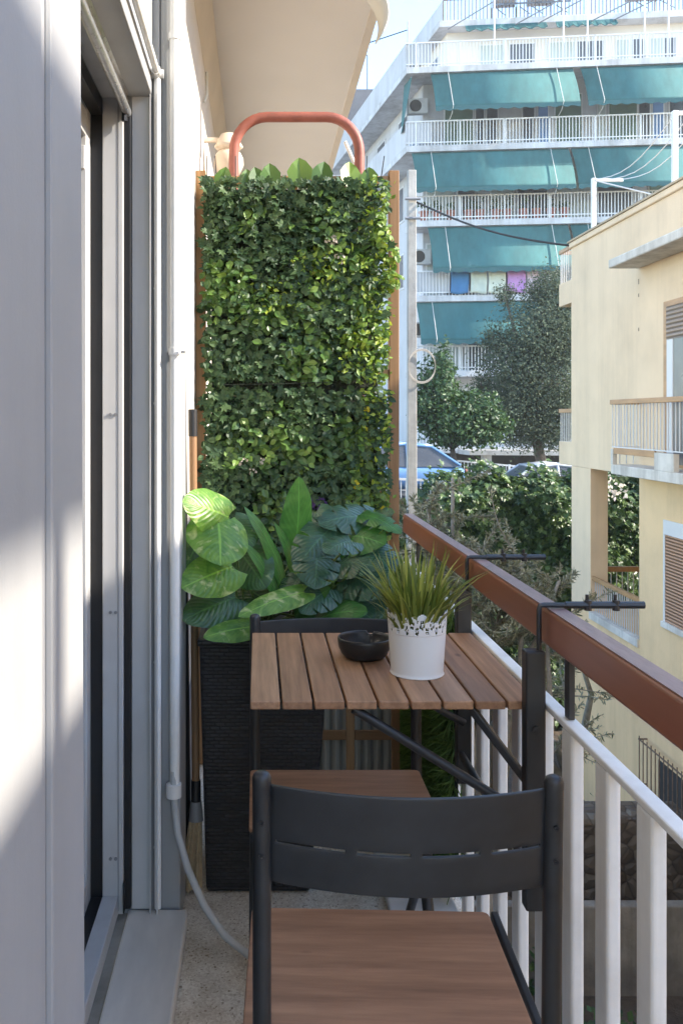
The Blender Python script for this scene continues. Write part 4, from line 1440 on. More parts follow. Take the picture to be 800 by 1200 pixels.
m.tube([ta + Vector((0, 0, -.03)), ta + Vector((.9, -1.4, -.75))], .012, 5)
m.build('wire', MT['white_bar'], cl)

# unseen solar water heater on the nearer roof, added so its tank shades our wall
added_heater = thing('solar_water_heater', 'unseen solar water heater added on the nearer roof to shade the wall', 'solar heater', (HX + .6, 0, ZR))
ty0, ty1 = -1.5, -.24
MB().tube([(HX + .8, ty0, 5.51), (HX + .8, ty1, 5.51)], .21, 20).build('tank', MT['steel'], added_heater, smooth=True)
for y in (ty0 + .15, ty1 - .15):
    MB().bar((HX + .8, y, ZR + .03), (HX + .8, y, 5.32), .05, .05).build('leg', MT['steel'], added_heater)

# ================================================================== FAR APARTMENT BLOCK
CX, CY = 5.82, 35.3
E1 = Vector((.9945, -.1045, 0)); E2 = Vector((-.130, .9915, 0))
def fb(a, b, z):
    return Vector((CX, CY, 0)) + E1 * a + E2 * b + Vector((0, 0, z))
def fa(u, b=0):
    """distance along the front for the pixel column u"""
    c = Vector((CX, CY, 0)) + E2 * b
    k_ = (u - CU) / F
    return (k_ * c.y - c.x) / (E1.x - k_ * E1.y)
def fbox(m_, a0, a1, b0, b1, z0, z1, mi=0):
    m_.hexa([fb(a0, b0, z0), fb(a1, b0, z0), fb(a1, b1, z0), fb(a0, b1, z0), fb(a0, b0, z1), fb(a1, b0, z1), fb(a1, b1, z1), fb(a0, b1, z1)], mi)
    return m_
def FB_(*a):
    return fbox(MB(), *a)

LEV = [.25, 3.25, 6.2, 9.15, 12.1, 15.2]
AE = 24
fbk = thing('apartment_block', 'tall white apartment block with stacked balconies and teal awnings', 'building', (CX, CY, -1.2))
FB_(1.05, AE, 1.35, 15, -1.4, 15.0).build('wall', MT['far_white'], fbk)
FB_(2.6, AE, 3.1, 15, 15.22, 17.75).build('penthouse', MT['far_cream'], fbk)
FB_(2.05, AE, 2.45, 15, 17.75, 18.02).build('penthouse_roof', MT['far_slab'], fbk, .02)


def bars(m_, a0, a1, b, z0, z1, step=.115, along='a'):
    n_ = int(abs(a1 - a0) / step)
    for i in range(n_ + 1):
        q = a0 + (a1 - a0) * i / n_
        if along == 'a':
            fbox(m_, q - .014, q + .014, b - .012, b + .012, z0, z1)
        else:
            fbox(m_, b - .012, b + .012, q - .014, q + .014, z0, z1)


for i, z in enumerate(LEV):
    wrap = i >= 4
    s = FB_(0 if wrap else .35, AE, 0, 1.349, z - .24, z).build('balcony_slab', MT['far_slab'], fbk, .01)
    if wrap:
        FB_(0, 1.049, 1.35, 15, z - .24, z).build('side_slab', MT['far_slab'], s, .01)
        FB_(.0, .10, .11, 15, z + .002, z + .98).build('side_parapet', MT['far_white'], s)
    r_ = MB()
    zt2 = z + .98
    fbox(r_, 0 if wrap else .35, AE, .02, .07, zt2 - .05, zt2)
    fbox(r_, 0 if wrap else .35, AE, .03, .06, z + .10, z + .14)
    bars(r_, .1 if wrap else .4, AE, .045, z, zt2 - .05, .125)
    for q in range(0, 15):
        fbox(r_, .36 + q * 1.7, .41 + q * 1.7, .02, .07, z, zt2)
    r_.build('railing', MT['white_bar'], s)
    if wrap or i == 2:
        FB_(.12 if wrap else .42, 1.0 if wrap else 1.7, .075, .09, z + .12, zt2 - .06).build('railing_panel', MT['far_white'], s)

# doors and windows behind the balconies
DOORS = {
    4: [(521, 553, 'far_green'), (557, 566, 'far_glass'), (570, 582, 'far_glass'), (612, 625, 'far_glass'), (630, 641, 'far_blue'), (650, 680, 'far_green'), (700, 708, 'far_curtain'), (713, 745, 'far_green'), (748, 760, 'far_glass'), (764, 776, 'far_blue'), (784, 810, 'far_glass')],
    3: [(500, 530, 'far_curtain'), (536, 556, 'far_glass'), (575, 600, 'far_curtain'), (606, 640, 'far_glass'), (650, 690, 'far_curtain'), (700, 740, 'far_glass'), (760, 790, 'far_green')],
    2: [(500, 512, 'far_curtain'), (520, 555, 'far_glass'), (580, 610, 'far_glass'), (640, 680, 'far_green'), (700, 760, 'far_glass')],
    1: [(500, 540, 'far_curtain'), (548, 580, 'far_glass'), (600, 650, 'far_green'), (690, 760, 'far_glass')],
    0: [(510, 560, 'far_glass'), (590, 640, 'far_glass')],
}
for lv, ds in DOORS.items():
    for (u0, u1, mt) in ds:
        a0, a1 = fa(u0, 1.35), fa(u1, 1.35)
        d_ = FB_(a0 - .05, a1 + .05, 1.325, 1.349, LEV[lv] + .002, LEV[lv] + 2.3).build('balcony_door', MT['white_bar'], fbk)
        FB_(a0, a1, 1.31, 1.324, LEV[lv] + .06, LEV[lv] + 2.24).build('door_pane', MT[mt], d_)
for (u0, u1, mt) in ((562, 590, 'far_curtain'), (597, 625, 'far_glass'), (642, 672, 'far_curtain'), (676, 706, 'far_glass'), (722, 735, 'far_curtain'), (740, 752, 'far_glass'), (762, 775, 'far_curtain'), (778, 790, 'far_glass')):
    a0, a1 = fa(u0, 3.1), fa(u1, 3.1)
    d_ = FB_(a0 - .05, a1 + .05, 3.075, 3.099, 15.22, 17.2).build('terrace_door', MT['white_bar'], fbk)
    FB_(a0, a1, 3.06, 3.074, 15.26, 17.14).build('door_pane', MT[mt], d_)

# awnings
AWN = [(4, 505, 672, 1.42), (4, 681, 830, 1.42), (3, 483, 667, 1.46), (3, 670, 830, 1.46), (2, 502, 666, 1.62), (2, 669, 830, 1.62), (1, 488, 640, 1.45), (1, 660, 830, 1.45)]
for (lv, u0, u1, drop) in AWN:
    drop *= 1.07
    zt3 = LEV[lv + 1] - .26
    a0, a1 = fa(u0), fa(u1)
    m_ = MB()
    ns_ = 14
    for i in range(ns_):
        t0, t1 = i / ns_, (i + 1) / ns_
        def ap(a, t):
            return fb(a + .03 * math.sin(t * 3), .10 - .62 * t - .02 * math.sin(math.pi * t), zt3 - drop * t)
        m_.face([ap(a0, t0), ap(a0, t1), ap(a1, t1), ap(a1, t0)])
    aw = m_.build('awning', MT['awning'], fbk, smooth='all')
    md = aw.modifiers.new('weld', 'WELD'); md = aw.modifiers.new('thick', 'SOLIDIFY'); md.thickness = .02
    v_ = MB()
    nn = int((a1 - a0) / .09)
    zb_ = zt3 - drop
    for i in range(nn):
        q0, q1 = a0 + (a1 - a0) * i / nn, a0 + (a1 - a0) * (i + 1) / nn
        h0 = .14 + .03 * math.sin(i * 1.3); h1 = .14 + .03 * math.sin((i + 1) * 1.3)
        v_.face([fb(q0, -.53, zb_ + .02), fb(q1, -.53, zb_ + .02), fb(q1, -.525, zb_ - h1), fb(q0, -.525, zb_ - h0)])
    vo_ = v_.build('valance', MT['awning_edge'], aw)
    md = vo_.modifiers.new('thick', 'SOLIDIFY'); md.thickness = .012
    for q in (.12, .88):
        a = a0 + (a1 - a0) * q
        MB().tube([fb(a, .0, zt3), fb(a, -.60, zt3 - drop + .02), fb(a, -.42, zt3 - drop - .25), fb(a, .02, LEV[lv] + .85)], .013, 6).build('awning_arm', MT['ac'], aw)
for (u0, u1) in ((545, 640), (651, 722)):
    a0, a1 = fa(u0, 2.3), fa(u1, 2.3)
    m_ = MB()
    nn = 26
    for i in range(nn):
        q0, q1 = a0 + (a1 - a0) * i / nn, a0 + (a1 - a0) * (i + 1) / nn
        h0 = .26 + .05 * math.sin(i * 1.6); h1 = .26 + .05 * math.sin((i + 1) * 1.6)
        m_.face([fb(q0, 2.35, 17.70), fb(q1, 2.35, 17.70), fb(q1, 2.2, 17.70 - h1), fb(q0, 2.2, 17.70 - h0)])
    o_ = m_.build('rolled_awning', MT['awning'], fbk)
    md = o_.modifiers.new('thick', 'SOLIDIFY'); md.thickness = .03
# side awning, air conditioners, side windows
sa = MB(); sa.face([fb(.25, .2, 14.9), fb(.25, 1.2, 14.9), fb(.1, 1.2, 12.9), fb(-.15, .15, 12.7)])
o_ = sa.build('side_awning', MT['awning'], fbk); md = o_.modifiers.new('thick', 'SOLIDIFY'); md.thickness = .02
for (u, lv, zz) in ((487, 4, 1.6), (492, 3, 1.5), (491, 2, 1.4), (490, 1, 1.4)):
    a = fa(u, 1.3)
    ac = FB_(a - .4, a + .4, 1.0, 1.3, LEV[lv] + zz, LEV[lv] + zz + .62).build('air_conditioner', MT['ac'], fbk, .03)
    m_ = MB()
    rr = fb(a - .1, .985, LEV[lv] + zz + .31)
    m_.lathe([(0, 0), (.24, 0), (.24, .01), (0, .01)], rr, 20, mat=Matrix.Rotation(R(90), 4, 'X'))
    m_.build('fan_grille', MT['far_dark'], ac)
for (b0, b1, lv, z0, z1) in ((3.4, 4.6, 4, .9, 2.3), (7, 8.2, 4, .9, 2.3), (4, 5.2, 3, .9, 2.3), (7, 8.2, 3, .9, 2.3), (4, 5.2, 2, .9, 2.3)):
    wf = FB_(1.01, 1.049, b0 - .08, b1 + .08, LEV[lv] + z0 - .08, LEV[lv] + z1 + .08).build('side_window', MT['white_bar'], fbk)
    FB_(.99, 1.009, b0, b1, LEV[lv] + z0, LEV[lv] + z1).build('window_pane', MT['far_glass'], wf)
for (b0, b1) in ((4.2, 5.4), (7, 8.4)):
    FB_(2.57, 2.599, b0, b1, 15.7, 17.2).build('penthouse_window', MT['far_glass'], fbk)
# roof terrace railing and shade poles
r_ = MB()
zr0 = 18.02
fbox(r_, 2.3, AE, 2.65, 2.70, zr0 + .93, zr0 + .98)
bars(r_, 2.3, AE, 2.675, zr0, zr0 + .93, .15)
r_.build('roof_railing', MT['rust_bars'], fbk)
FB_(2.3, 2.36, 2.75, 14, zr0 + .002, zr0 + .98).build('roof_parapet', MT['far_white'], fbk)
for u in (579, 660, 688, 755, 783):
    a = fa(u, .1)
    MB().tube([fb(a, .12, 15.2), fb(a, .12, 17.75)], .03, 6).build('shade_pole', MT['white_bar'], fbk)
    MB().tube([fb(a, .12, 17.70), fb(a - 1.0, 2.45, 17.65)], .025, 6).build('shade_arm', MT['grey_groove'], fbk)
# ground floor
FB_(.6, AE, .9, 1.34, -1.3, -.05).build('ground_floor_front', MT['far_dark'], fbk)
cg = FB_(2.0, AE, -1.2, .0, -.02, .16).build('entrance_canopy', MT['concrete'], fbk)
for q in range(5):
    FB_(2.6 + q * 3, 2.9 + q * 3, -1.0, -.7, -1.3, -.021).build('canopy_column', MT['concrete'], cg)

# things on the block: solar heaters, masts, pots, laundry
def solar(u, b, label, sc=1):
    a = fa(u, b)
    r = thing('solar_water_heater', label, 'solar heater', fb(a, b, 18.02), 'solar heaters on the block roof')
    MB().tube([fb(a - .65 * sc, b, 19.25), fb(a + .65 * sc, b, 19.25)], .30, 16).build('tank', MT['grey_groove'], r, smooth=True)
    m_ = MB(); m_.hexa([fb(a - .6, b - .35, 18.9), fb(a + .6, b - .35, 18.9), fb(a + .6, b - 1.5, 18.4), fb(a - .6, b - 1.5, 18.4), fb(a - .6, b - .35, 18.953), fb(a + .6, b - .35, 18.953), fb(a + .6, b - 1.5, 18.48), fb(a - .6, b - 1.5, 18.48)])
    m_.build('collector', MT['far_glass'], r)
    for q in (-.5, .5):
        MB().tube([fb(a + q, b, 18.02), fb(a + q, b, 18.95)], .03, 6).build('leg', MT['grey_groove'], r)
        MB().tube([fb(a + q, b - 1.4, 18.02), fb(a + q, b - .4, 18.78)], .02, 6).build('stay', MT['grey_groove'], r)
solar(590, 3.6, 'leftmost solar water heater tank behind the roof railing', .7)
solar(632, 3.6, 'solar water heater tank second from left on the block roof', .8)
solar(752, 3.6, 'solar water heater at the right end of the block roof', 1)
def mast(label, p, h_, r=.03):
    t_ = thing('antenna_mast', label, 'antenna', p)
    MB().tube([p, p + Vector((0, 0, h_))], r, 6).build('pole', MT['grey_groove'], t_)
    MB().tube([p + Vector((0, 0, 0)), p + Vector((0, 0, .15))], r * 2, 8).build('foot', MT['grey_groove'], t_)
mast('tall thin antenna mast rising from the penthouse roof edge', fb(fa(522, 6), 6, 17.0), 6)
mast('thin mast at the left corner of the block terrace', fb(.12, .2, 15.2), 1.9)
mast('shorter thin mast beside the terrace corner mast', fb(.5, .3, 15.2), 1.1)
for i in range(11):
    a = fa(497 + i * 16.5 + rng.uniform(-3, 3), .3)
    t_ = thing('flower_pot', 'small terracotta flower pot behind the balcony bars of the block', 'flower pot', fb(a, .32, LEV[3] + .002), 'flower pots on the block balcony')
    p = fb(a, .32, LEV[3] + .002)
    MB().lathe([(0, 0), (.13, 0), (.19, .36), (.21, .36), (.21, .42), (.17, .42), (.16, .38), (0, .38)], p, 12).build('pot', MT['terracotta'], t_, smooth=True)
    m_ = MB(); n_ = 60
    crown(m_, [((p.x, p.y, p.z + .62), (.24, .22, .26))], 110, .11)
    m_.build('foliage', LV['bush'], t_)
LC = [(527, 548, (.035, .16, .33), 'blue'), (550, 569, (.50, .55, .47), 'pale green'), (571, 591, (.56, .60, .50), 'cream green'), (593, 614, (.48, .25, .52), 'violet pink'), (616, 630, (.62, .50, .56), 'pale pink')]
for (u0, u1, c_, nm) in LC:
    mt = plain('cloth_' + nm.replace(' ', '_'), c_, .9, .1, 3)
    a0, a1 = fa(u0), fa(u1)
    m_ = MB()
    nx_ = 10
    z1_ = LEV[2] + 1.0
    for i in range(nx_):
        for j in range(8):
            def cp(i_, j_):
                t, s_ = i_ / nx_, j_ / 8
                return fb(a0 + (a1 - a0) * t + .02 * math.sin(s_ * 4), -.03 - .06 * s_ ** .5 + .03 * math.sin(t * 9 + u0) * s_, z1_ + .005 - (.95 + .03 * math.sin(t * 5 + u0)) * s_)
            m_.face([cp(i, j), cp(i, j + 1), cp(i + 1, j + 1), cp(i + 1, j)])
    o_ = m_.build('laundry_cloth', mt, smooth='all')
    md = o_.modifiers.new('weld', 'WELD'); md = o_.modifiers.new('thick', 'SOLIDIFY'); md.thickness = .015
    tag(o_, nm + ' cloth drying over the balcony railing of the block', 'laundry', 'laundry on the block balcony')

# block further back at the left edge of the sky
nb = thing('distant_building', 'white building with dark metal roof seen past the upper balcony edge', 'building', (3, 52, -1))
B(-8, 6.6, 52, 62, -1.2, 18.4).build('wall', MT['far_white'], nb)
B(-8.2, 6.8, 51.8, 62.2, 18.41, 20.4).build('roof', MT['slate'], nb)
MB().tube([(6.3, 52, 20.4), (6.3, 52, 22.4), (5.9, 52, 23.0), (8.6, 52, 23.9)], .035, 6).build('roof_pipe', MT['cable'], nb)

# ================================================================== STREET
def make_car(label, loc, paint, flip=1):
    r = thing('parked_car', label, 'car', (0, 0, 0), 'cars parked on the street')
    OFF[r.name] = Vector((0, 0, 0))
    # cross sections along the length: x, half width low, z low, z belt, half width belt
    m_ = MB()
    S = [(-2.1, .70, .35, .62, .66), (-1.95, .80, .25, .78, .76), (-1.2, .84, .2, .88, .80), (0, .85, .2, .92, .82), (1.2, .84, .2, .93, .80), (1.9, .80, .25, .90, .74), (2.08, .70, .36, .70, .66)]
    ring = []
    for (x, wl_, z0, z1, wb) in S:
        ring.append([(x, -wl_ * .9, z0), (x, -wl_, (z0 + z1) / 2), (x, -wb, z1), (x, -wb * .5, z1 + .03), (x, wb * .5, z1 + .03), (x, wb, z1), (x, wl_, (z0 + z1) / 2), (x, wl_ * .9, z0)])
    k_ = 0
    m_.v = [p for rg in ring for p in rg]
    for i in range(len(S) - 1):
        for j in range(8):
            m_.f.append((i * 8 + j, i * 8 + (j + 1) % 8, (i + 1) * 8 + (j + 1) % 8, (i + 1) * 8 + j)); m_.mi.append(0)
    m_.f.append(tuple(range(8))[::-1]); m_.f.append(tuple(range(len(m_.v) - 8, len(m_.v)))); m_.mi += [0, 0]
    bd_ = m_.build('body', paint, r, smooth=True, local=True)
    md = bd_.modifiers.new('sub', 'SUBSURF'); md.levels = 2; md.render_levels = 2
    def cab(x, y, z):
        return (x, y, z)
    gl = MB()
    base = [(-1.0, .78, .90), (1.75, .76, .92)]
    top = [(-.25, .58, 1.44), (1.15, .56, 1.42)]
    xs = [(-1.05, .90), (-.3, 1.42), (.4, 1.49), (1.1, 1.42), (1.85, .92)]
    vv = []
    for (x, z) in xs:
        hw = .78 - (z - .9) * .36
        vv.append([(x, -hw, z), (x, hw, z)])
    low = [(-1.05, .78, .86), (1.85, .78, .86)]
    # roof skin
    rf = MB()
    for i in range(len(xs) - 1):
        a_, b_ = vv[i], vv[i + 1]
        tgt = gl if i in (0, 3) else rf
        tgt.face([a_[0], b_[0], b_[1], a_[1]])
    for sgn in (0, 1):
        y0_ = .775 if sgn else -.775
        poly = [(xs[0][0], y0_, .88), (xs[4][0], y0_, .88)] + [vv[i][sgn] for i in (3, 2, 1)]
        gl.face(poly if not sgn else poly[::-1])
    gl.build('windows', MT['far_glass'], r, local=True)
    ro = rf.build('roof', paint, r, local=True, smooth='all')
    md = ro.modifiers.new('thick', 'SOLIDIFY'); md.thickness = .05; md.offset = 1
    for sgn in (0, 1):
        pm = MB()
        for i in range(4):
            pm.tube([Vector(vv[i][sgn]), Vector(vv[i + 1][sgn])], .04, 6)
        pm.tube([Vector((.42, .775 if sgn else -.775, .88)), Vector(vv[2][sgn])], .035, 6)
        pm.build('pillar', paint, r, local=True)
    for x in (-1.3, 1.3):
        for y in (-.76, .76):
            wh = MB().tube([(x, y - .09, .31), (x, y + .09, .31)], .31, 20).build('wheel', MT['tyre'], r, smooth=True, local=True)
            MB().tube([(x, y - .1, .31), (x, y + .1, .31)], .19, 14).build('rim', MT['steel'], wh, smooth=True, local=True)
    for y in (-.55, .55):
        MB().tube([(2.03, y, .72), (2.075, y, .72)], .10, 10).build('tail_light', MT['terracotta'], r, local=True)
        MB().tube([(-2.08, y, .66), (-2.02, y, .66)], .10, 10).build('headlight', MT['pot_white'], r, local=True)
    r.location = loc
    return r


make_car('light blue car parked behind the concrete pole and hedge', (3.65, 25.2, sz(3.65) + .0), MT['car_blue'])
make_car('silver car mostly hidden behind the ivy, only its roof showing', (7.6, 24.6, sz(7.6) - .16), MT['car_silver'])

# white fence on top of the retaining wall, and a second across the street
def fence(label, p, q, h_, step=.11):
    t_ = thing('white_fence', label, 'fence', p, 'white bar fences along the street')
    p, q = Vector(p), Vector(q)
    L = (q - p).length
    d = (q - p) / L
    m_ = MB()
    m_.bar(p + Vector((0, 0, h_)), q + Vector((0, 0, h_)), .05, .05)
    m_.bar(p + Vector((0, 0, .12)), q + Vector((0, 0, .12)), .04, .04)
    n_ = int(L / step)
    for i in range(n_ + 1):
        b_ = p + d * (L * i / n_)
        m_.bar(b_ + Vector((0, 0, .12)), b_ + Vector((0, 0, h_)), .02, .02, (1, 0, 0))
    m_.build('bars', MT['white_bar'], t_)
    m_ = MB()
    for i in range(int(L / 2) + 1):
        b_ = p + d * min(L, 2 * i)
        m_.bar(b_, b_ + Vector((0, 0, h_ + .04)), .06, .06, (1, 0, 0))
    m_.build('posts', MT['white_bar'], t_)
fence('white bar fence in front of the blue car above the retaining wall', (1.0, 20.3, -.75), (6.0, 20.3, -.98), .85)
fence('white bar fence across the street before the block entrance', (6.0, 28.6, -.95), (13, 28.6, -1.6), 1.0)

rw = tag(B(-8, 26, 19.75, 20.0, GZ, -.62).build('retaining_wall', MT['concrete']), 'concrete retaining wall under the street, covered by ivy', 'wall')
iv = thing('ivy_hedge', 'thick dark green ivy hedge covering the retaining wall', 'ivy', (6, 19.5, GZ))
m = MB()
n = 40000
X = nr.uniform(1.2, 14.5, n); Z = nr.uniform(GZ + .2, .6, n)
bulge = .35 * np.sin(X * 1.7 + Z) + .3 * np.sin(X * .9 - Z * 2.3 + 1) + .2 * np.sin(X * 4.1 + Z * 3.7)
top = .34 + .13 * np.sin(X * 1.25 + .6) * np.sin(X * .7) + .12 * np.sin(X * 5.3)
top -= np.clip(4.3 - X, 0, 3) * .55
keep = Z < top + nr.normal(0, .07, n)
Y_ = 19.3 + bulge * .55 - nr.uniform(0, .45, n) + .9 * np.clip((Z - top + .5) / .5, 0, 1)
pos = np.stack([X, Y_, Z], 1)[keep]
c = len(pos)
topness = np.clip((pos[:, 2] + .5) / .6, 0, 1)[:, None]
nor = np.array((.15, -1, .5)) + nr.normal(0, .5, (c, 3)) + topness * np.array((.2, .5, .8))
scatter(m, IVY, pos, nor, np.stack([nr.normal(0, .6, c), np.full(c, -.3), nr.normal(-.6, .5, c)], 1), .15 * nr.uniform(.6, 1.3, c))
m.build('ivy_leaves', LV['hedge'], iv)
m = MB()
m.box(1.6, 14.5, 19.55, 19.74, GZ, -.5)
m.box(4.6, 14.5, 19.6, 19.735, -.499, .1)
m.build('ivy_stems', MT['ivy_core'], iv)
m = MB()
# flowering shrub seen through the porch
fs = thing('white_flower_cluster', 'cluster of white blossom hanging by the porch opening of the beige house', 'flowers', (7.9, 19, -.3))
pc = at(712, 573, 18.4)
scatter(m, OVATE, np.array(pc) + nr.normal(0, 1, (60, 3)) * np.array((.17, .12, .13)), rand_dirs(60) + np.array((0, -1, .3)), rand_dirs(60), .10 * nr.uniform(.6, 1.3, 60))
m.build('blossom', LV['flower'], fs)
MB().tube([pc + Vector((0, .3, -.9)), pc], .02, 6).build('stem', MT['stem_green'], fs)


def limb_tree(name, label, cat, base, height, r0, blobs, n, size, leaf, bark, tmpl=DIAMOND, group=None):
    t_ = thing(name, label, cat, base, group)
    b_ = Vector(base)
    m_ = MB()
    topc = Vector(np.mean([b[0] for b in blobs], axis=0))
    fork = b_.lerp(Vector((topc.x, topc.y, b_.z + height * .45)), 1)
    m_.tube([b_, b_.lerp(fork, .5) + Vector((.05, .03, 0)), fork], [r0, r0 * .8, r0 * .65], 10)
    for (c_, rr) in blobs:
        c_ = Vector(c_)
        md_ = fork.lerp(c_, .55) + Vector((rng.uniform(-.2, .2), rng.uniform(-.2, .2), .1))
        m_.tube([fork, md_, c_, c_ + Vector((0, 0, rr[2] * .5))], [r0 * .5, r0 * .3, r0 * .16, r0 * .05], 7)
    m_.build('trunk', bark, t_, smooth='all')
    m_ = MB()
    crown(m_, blobs, n, size, tmpl)
    m_.build('crown', leaf, t_)
    return t_


def blob(u, v, Y, ru, rv, ry):
    p = at(u, v, Y)
    return ((p.x, p.y, p.z), (ru * Y / F, ry, rv * Y / F))


YA = 29.6
limb_tree('dark_tree', 'large dark blue green tree before the apartment block', 'tree', (at(640, 500, YA).x, YA, -1.1), 4.5, .22,
          [blob(626, 392, YA, 50, 46, 1.5), blob(655, 375, YA, 36, 58, 1.4), blob(600, 434, YA, 42, 50, 1.4), blob(645, 445, YA, 52, 52, 1.6), blob(600, 478, YA, 50, 42, 1.4), blob(655, 488, YA, 40, 42, 1.3), blob(640, 338, YA, 26, 22, .9), blob(625, 508, YA, 46, 20, 1.2)]
          + [(tuple(Vector(b_[0]) + Vector((rng.uniform(-.25, .25), 0, rng.uniform(-.2, .3)))), b_[1]) for b_ in [blob(610 + 52 * math.cos(a_ * .7) + rng.uniform(-6, 6) + 14, 425 - 84 * math.sin(a_ * .7) + rng.uniform(-8, 8), YA, rng.uniform(9, 16), rng.uniform(9, 18), .5) for a_ in range(0, 9)]],
          60000, .09, LV['tree'], MT['bark'])
YB = 27.4
limb_tree('citrus_tree', 'round leafy green tree left of the dark tree, above the blue car', 'tree', (at(535, 540, YB).x, YB, -1.0), 3.2, .12,
          [blob(512, 455, YB, 24, 34, .8), blob(520, 430, YB, 11, 26, .6), blob(540, 500, YB, 46, 26, 1.0), blob(545, 480, YB, 34, 26, 1.0), blob(520, 492, YB, 28, 26, .9), blob(572, 496, YB, 24, 22, .8), blob(498, 480, YB, 18, 28, .6)],
          14000, .14, LV['bush'], MT['bark'])

# olive tree standing between the houses, thin grey green shoots
def olive(label, base, shoots, seed, n_leaf):
    g_ = random.Random(seed)
    t_ = thing('olive_tree', label, 'tree', base, 'olive trees below the balcony')
    b_ = Vector(base)
    m_ = MB(); P, D, U = [], [], []
    fork = b_ + Vector((.1, 0, 2.2))
    m_.tube([b_, b_ + Vector((.12, .05, 1.1)), fork], [.17, .13, .1], 10)
    for (p, reach, k_) in shoots:
        p = Vector(p)
        mid = fork.lerp(p, .5) + Vector((g_.uniform(-.3, .3), g_.uniform(-.3, .3), .25))
        m_.tube([fork, mid, p], [.06, .035, .016], 7)
        for q in range(k_):
            a = g_.uniform(0, 6.28)
            el = g_.uniform(-.4, 1.25)
            d = Vector((math.cos(a) * math.cos(el), math.sin(a) * math.cos(el), math.sin(el)))
            L = reach * g_.uniform(.5, 1.15)
            s0 = mid.lerp(p, g_.uniform(.5, 1))
            pts = [s0]
            for i in range(6):
                d = (d + Vector((g_.uniform(-.18, .18), g_.uniform(-.18, .18), -.05))).normalized()
                pts.append(pts[-1] + d * L / 6)
            m_.tube(pts, [.009, .008, .007, .006, .005, .004, .003], 5)
            for i in range(n_leaf):
                t = g_.random() ** .8 * 5.99
                j = int(t)
                pp = pts[j].lerp(pts[j + 1], t - j)
                dd = (pts[j + 1] - pts[j]).normalized()
                P.append(tuple(pp)); rd = Vector((g_.gauss(0, 1), g_.gauss(0, 1), g_.gauss(0, 1)))
                D.append(tuple(dd * .7 + rd.normalized() * .75)); U.append((g_.gauss(0, .7), g_.gauss(-.3, .6), g_.gauss(.6, .6)))
    m_.build('trunk', MT['olive_bark'], t_, smooth='all')
    l_ = MB()
    scatter(l_, LANCE, P, U, D, nr.uniform(.045, .085, len(P)))
    l_.build('crown', LV['olive'], t_)


YO = 9.0
olive('wispy grey green olive tree rising beyond the red handrail', (2.2, YO, GZ),
      [(at(500, 585, YO + .3), .75, 16), (at(560, 640, YO), .85, 20), (at(610, 660, YO - .2), .8, 20), (at(520, 640, YO + .4), .8, 18), (at(585, 720, YO - .2), .8, 22), (at(640, 740, YO - .3), .7, 14), (at(530, 560, YO + .4), .5, 5), (at(560, 790, YO - .2), .8, 20), (at(655, 680, YO - .2), .5, 8), (at(610, 800, YO), .7, 18), (at(490, 620, YO), .6, 12)], 4, 120)
olive('slim olive tree close to the beige house wall, low among the balusters', (3.6, 10.6, GZ),
      [(at(660, 800, 10.2), .55, 9), (at(675, 760, 10.4), .45, 6), (at(650, 880, 10.2), .7, 12), (at(620, 860, 10.2), .7, 12)], 9, 60)

# low rubble wall, concrete wall and weeds under the house
tag(B(2.5, 9, 11.6, 12.2, GZ - .02, GZ + 1.4).build('rubble_wall', MT['rubble'], bevel=.08), 'low brown rubble stone wall at the foot of the beige house', 'wall')
tag(B(2.2, 9, 10.2, 10.35, GZ - .02, GZ + 1.02).build('garden_wall', MT['old_concrete'], bevel=.02), 'weathered low concrete garden wall before the rubble', 'wall')
we = MB()
for i in range(46):
    px = rng.uniform(1.2, 5.4); py = rng.uniform(5.5, 15.5)
    crown(we, [((px, py, GZ + .25), (rng.uniform(.25, .6), rng.uniform(.25, .6), rng.uniform(.2, .5)))], 150, .12)
o = we.build('undergrowth', LV['bush'])
tag(o, 'low green weeds growing over the garden soil below', 'undergrowth', None, 'stuff')

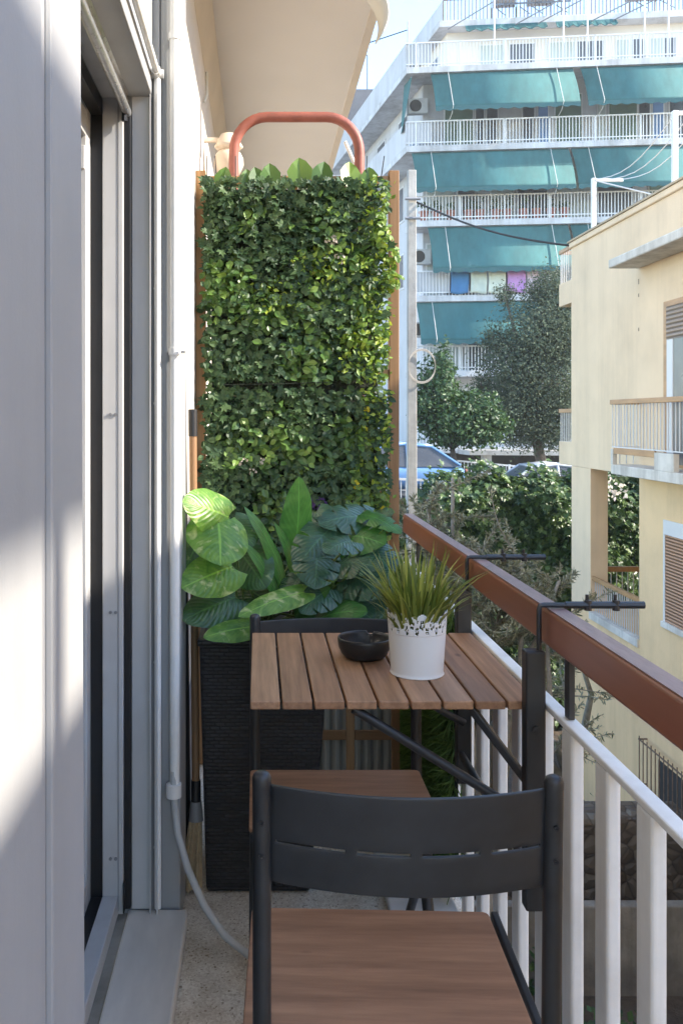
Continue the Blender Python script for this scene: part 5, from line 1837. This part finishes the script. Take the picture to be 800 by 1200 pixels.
# ================================================================== UTILITY POLE AND CABLES
YP = 18.6
up_ = thing('utility_pole', 'pale concrete utility pole beyond the leaf wall', 'pole', (at(482, 500, YP).x, YP, GZ))
pc = at(482, 200, YP)
m = MB()
hw0, hw1 = .108, .085
x, y = pc.x, YP
m.hexa([(x - hw0, y - hw0, GZ), (x + hw0, y - hw0, GZ), (x + hw0, y + hw0, GZ), (x - hw0, y + hw0, GZ), (x - hw1, y - hw1, pc.z), (x + hw1, y - hw1, pc.z), (x + hw1, y + hw1, pc.z), (x - hw1, y + hw1, pc.z)])
m.build('shaft', MT['concrete'], up_, .015)
m = MB()
for q in range(3):
    c0 = at(494, 428 + q, YP - .15)
    m.tube([c0 + Vector((.28 * math.cos(a) , 0, .34 * math.sin(a))) for a in [i * math.pi / 12 for i in range(-15, 10)]], .008, 5)
m.build('cable_coil', MT['pale_cable'], up_)
m = MB()
for z in (5.9, 5.5):
    m.tube([(x - .16, y - .14, z), (x + .16, y - .14, z)], .03, 8)
m.build('insulator', MT['grey_groove'], up_)
pts = []
pA, pB = at(486, 236, YP), Vector((HX - .02, HY - .3, hz(669, 287)))
pB = at(668, 288, HY)
for i in range(13):
    t = i / 12
    pts.append(pA.lerp(pB, t) + Vector((0, 0, -.16 * math.sin(math.pi * t))))
tag(MB().tube(pts, .022, 6).build('power_cable', MT['cable'], smooth='all'), 'black power cable sagging from the pole to the beige house', 'cable')

# ================================================================== HAZE
hz_ = B(-14, 34, -18, 64, GZ - 1.0, 24.6).build('haze', MT['ac'])
hm = bpy.data.materials.new('haze')
hn, hl = nodes_of(hm)
hn.remove(hn['Principled BSDF'])
pvn = hn.new('ShaderNodeVolumePrincipled')
pvn.inputs['Color'].default_value = (1, .98, .95, 1)
pvn.inputs['Density'].default_value = .0010
hl.new(pvn.outputs[0], hn['Material Output'].inputs['Volume'])
hz_.data.materials.clear()
hz_.data.materials.append(hm)
hz_['kind'] = 'stuff'
hz_['label'] = 'thin pale haze in the air before the apartment block'
hz_['category'] = 'haze'
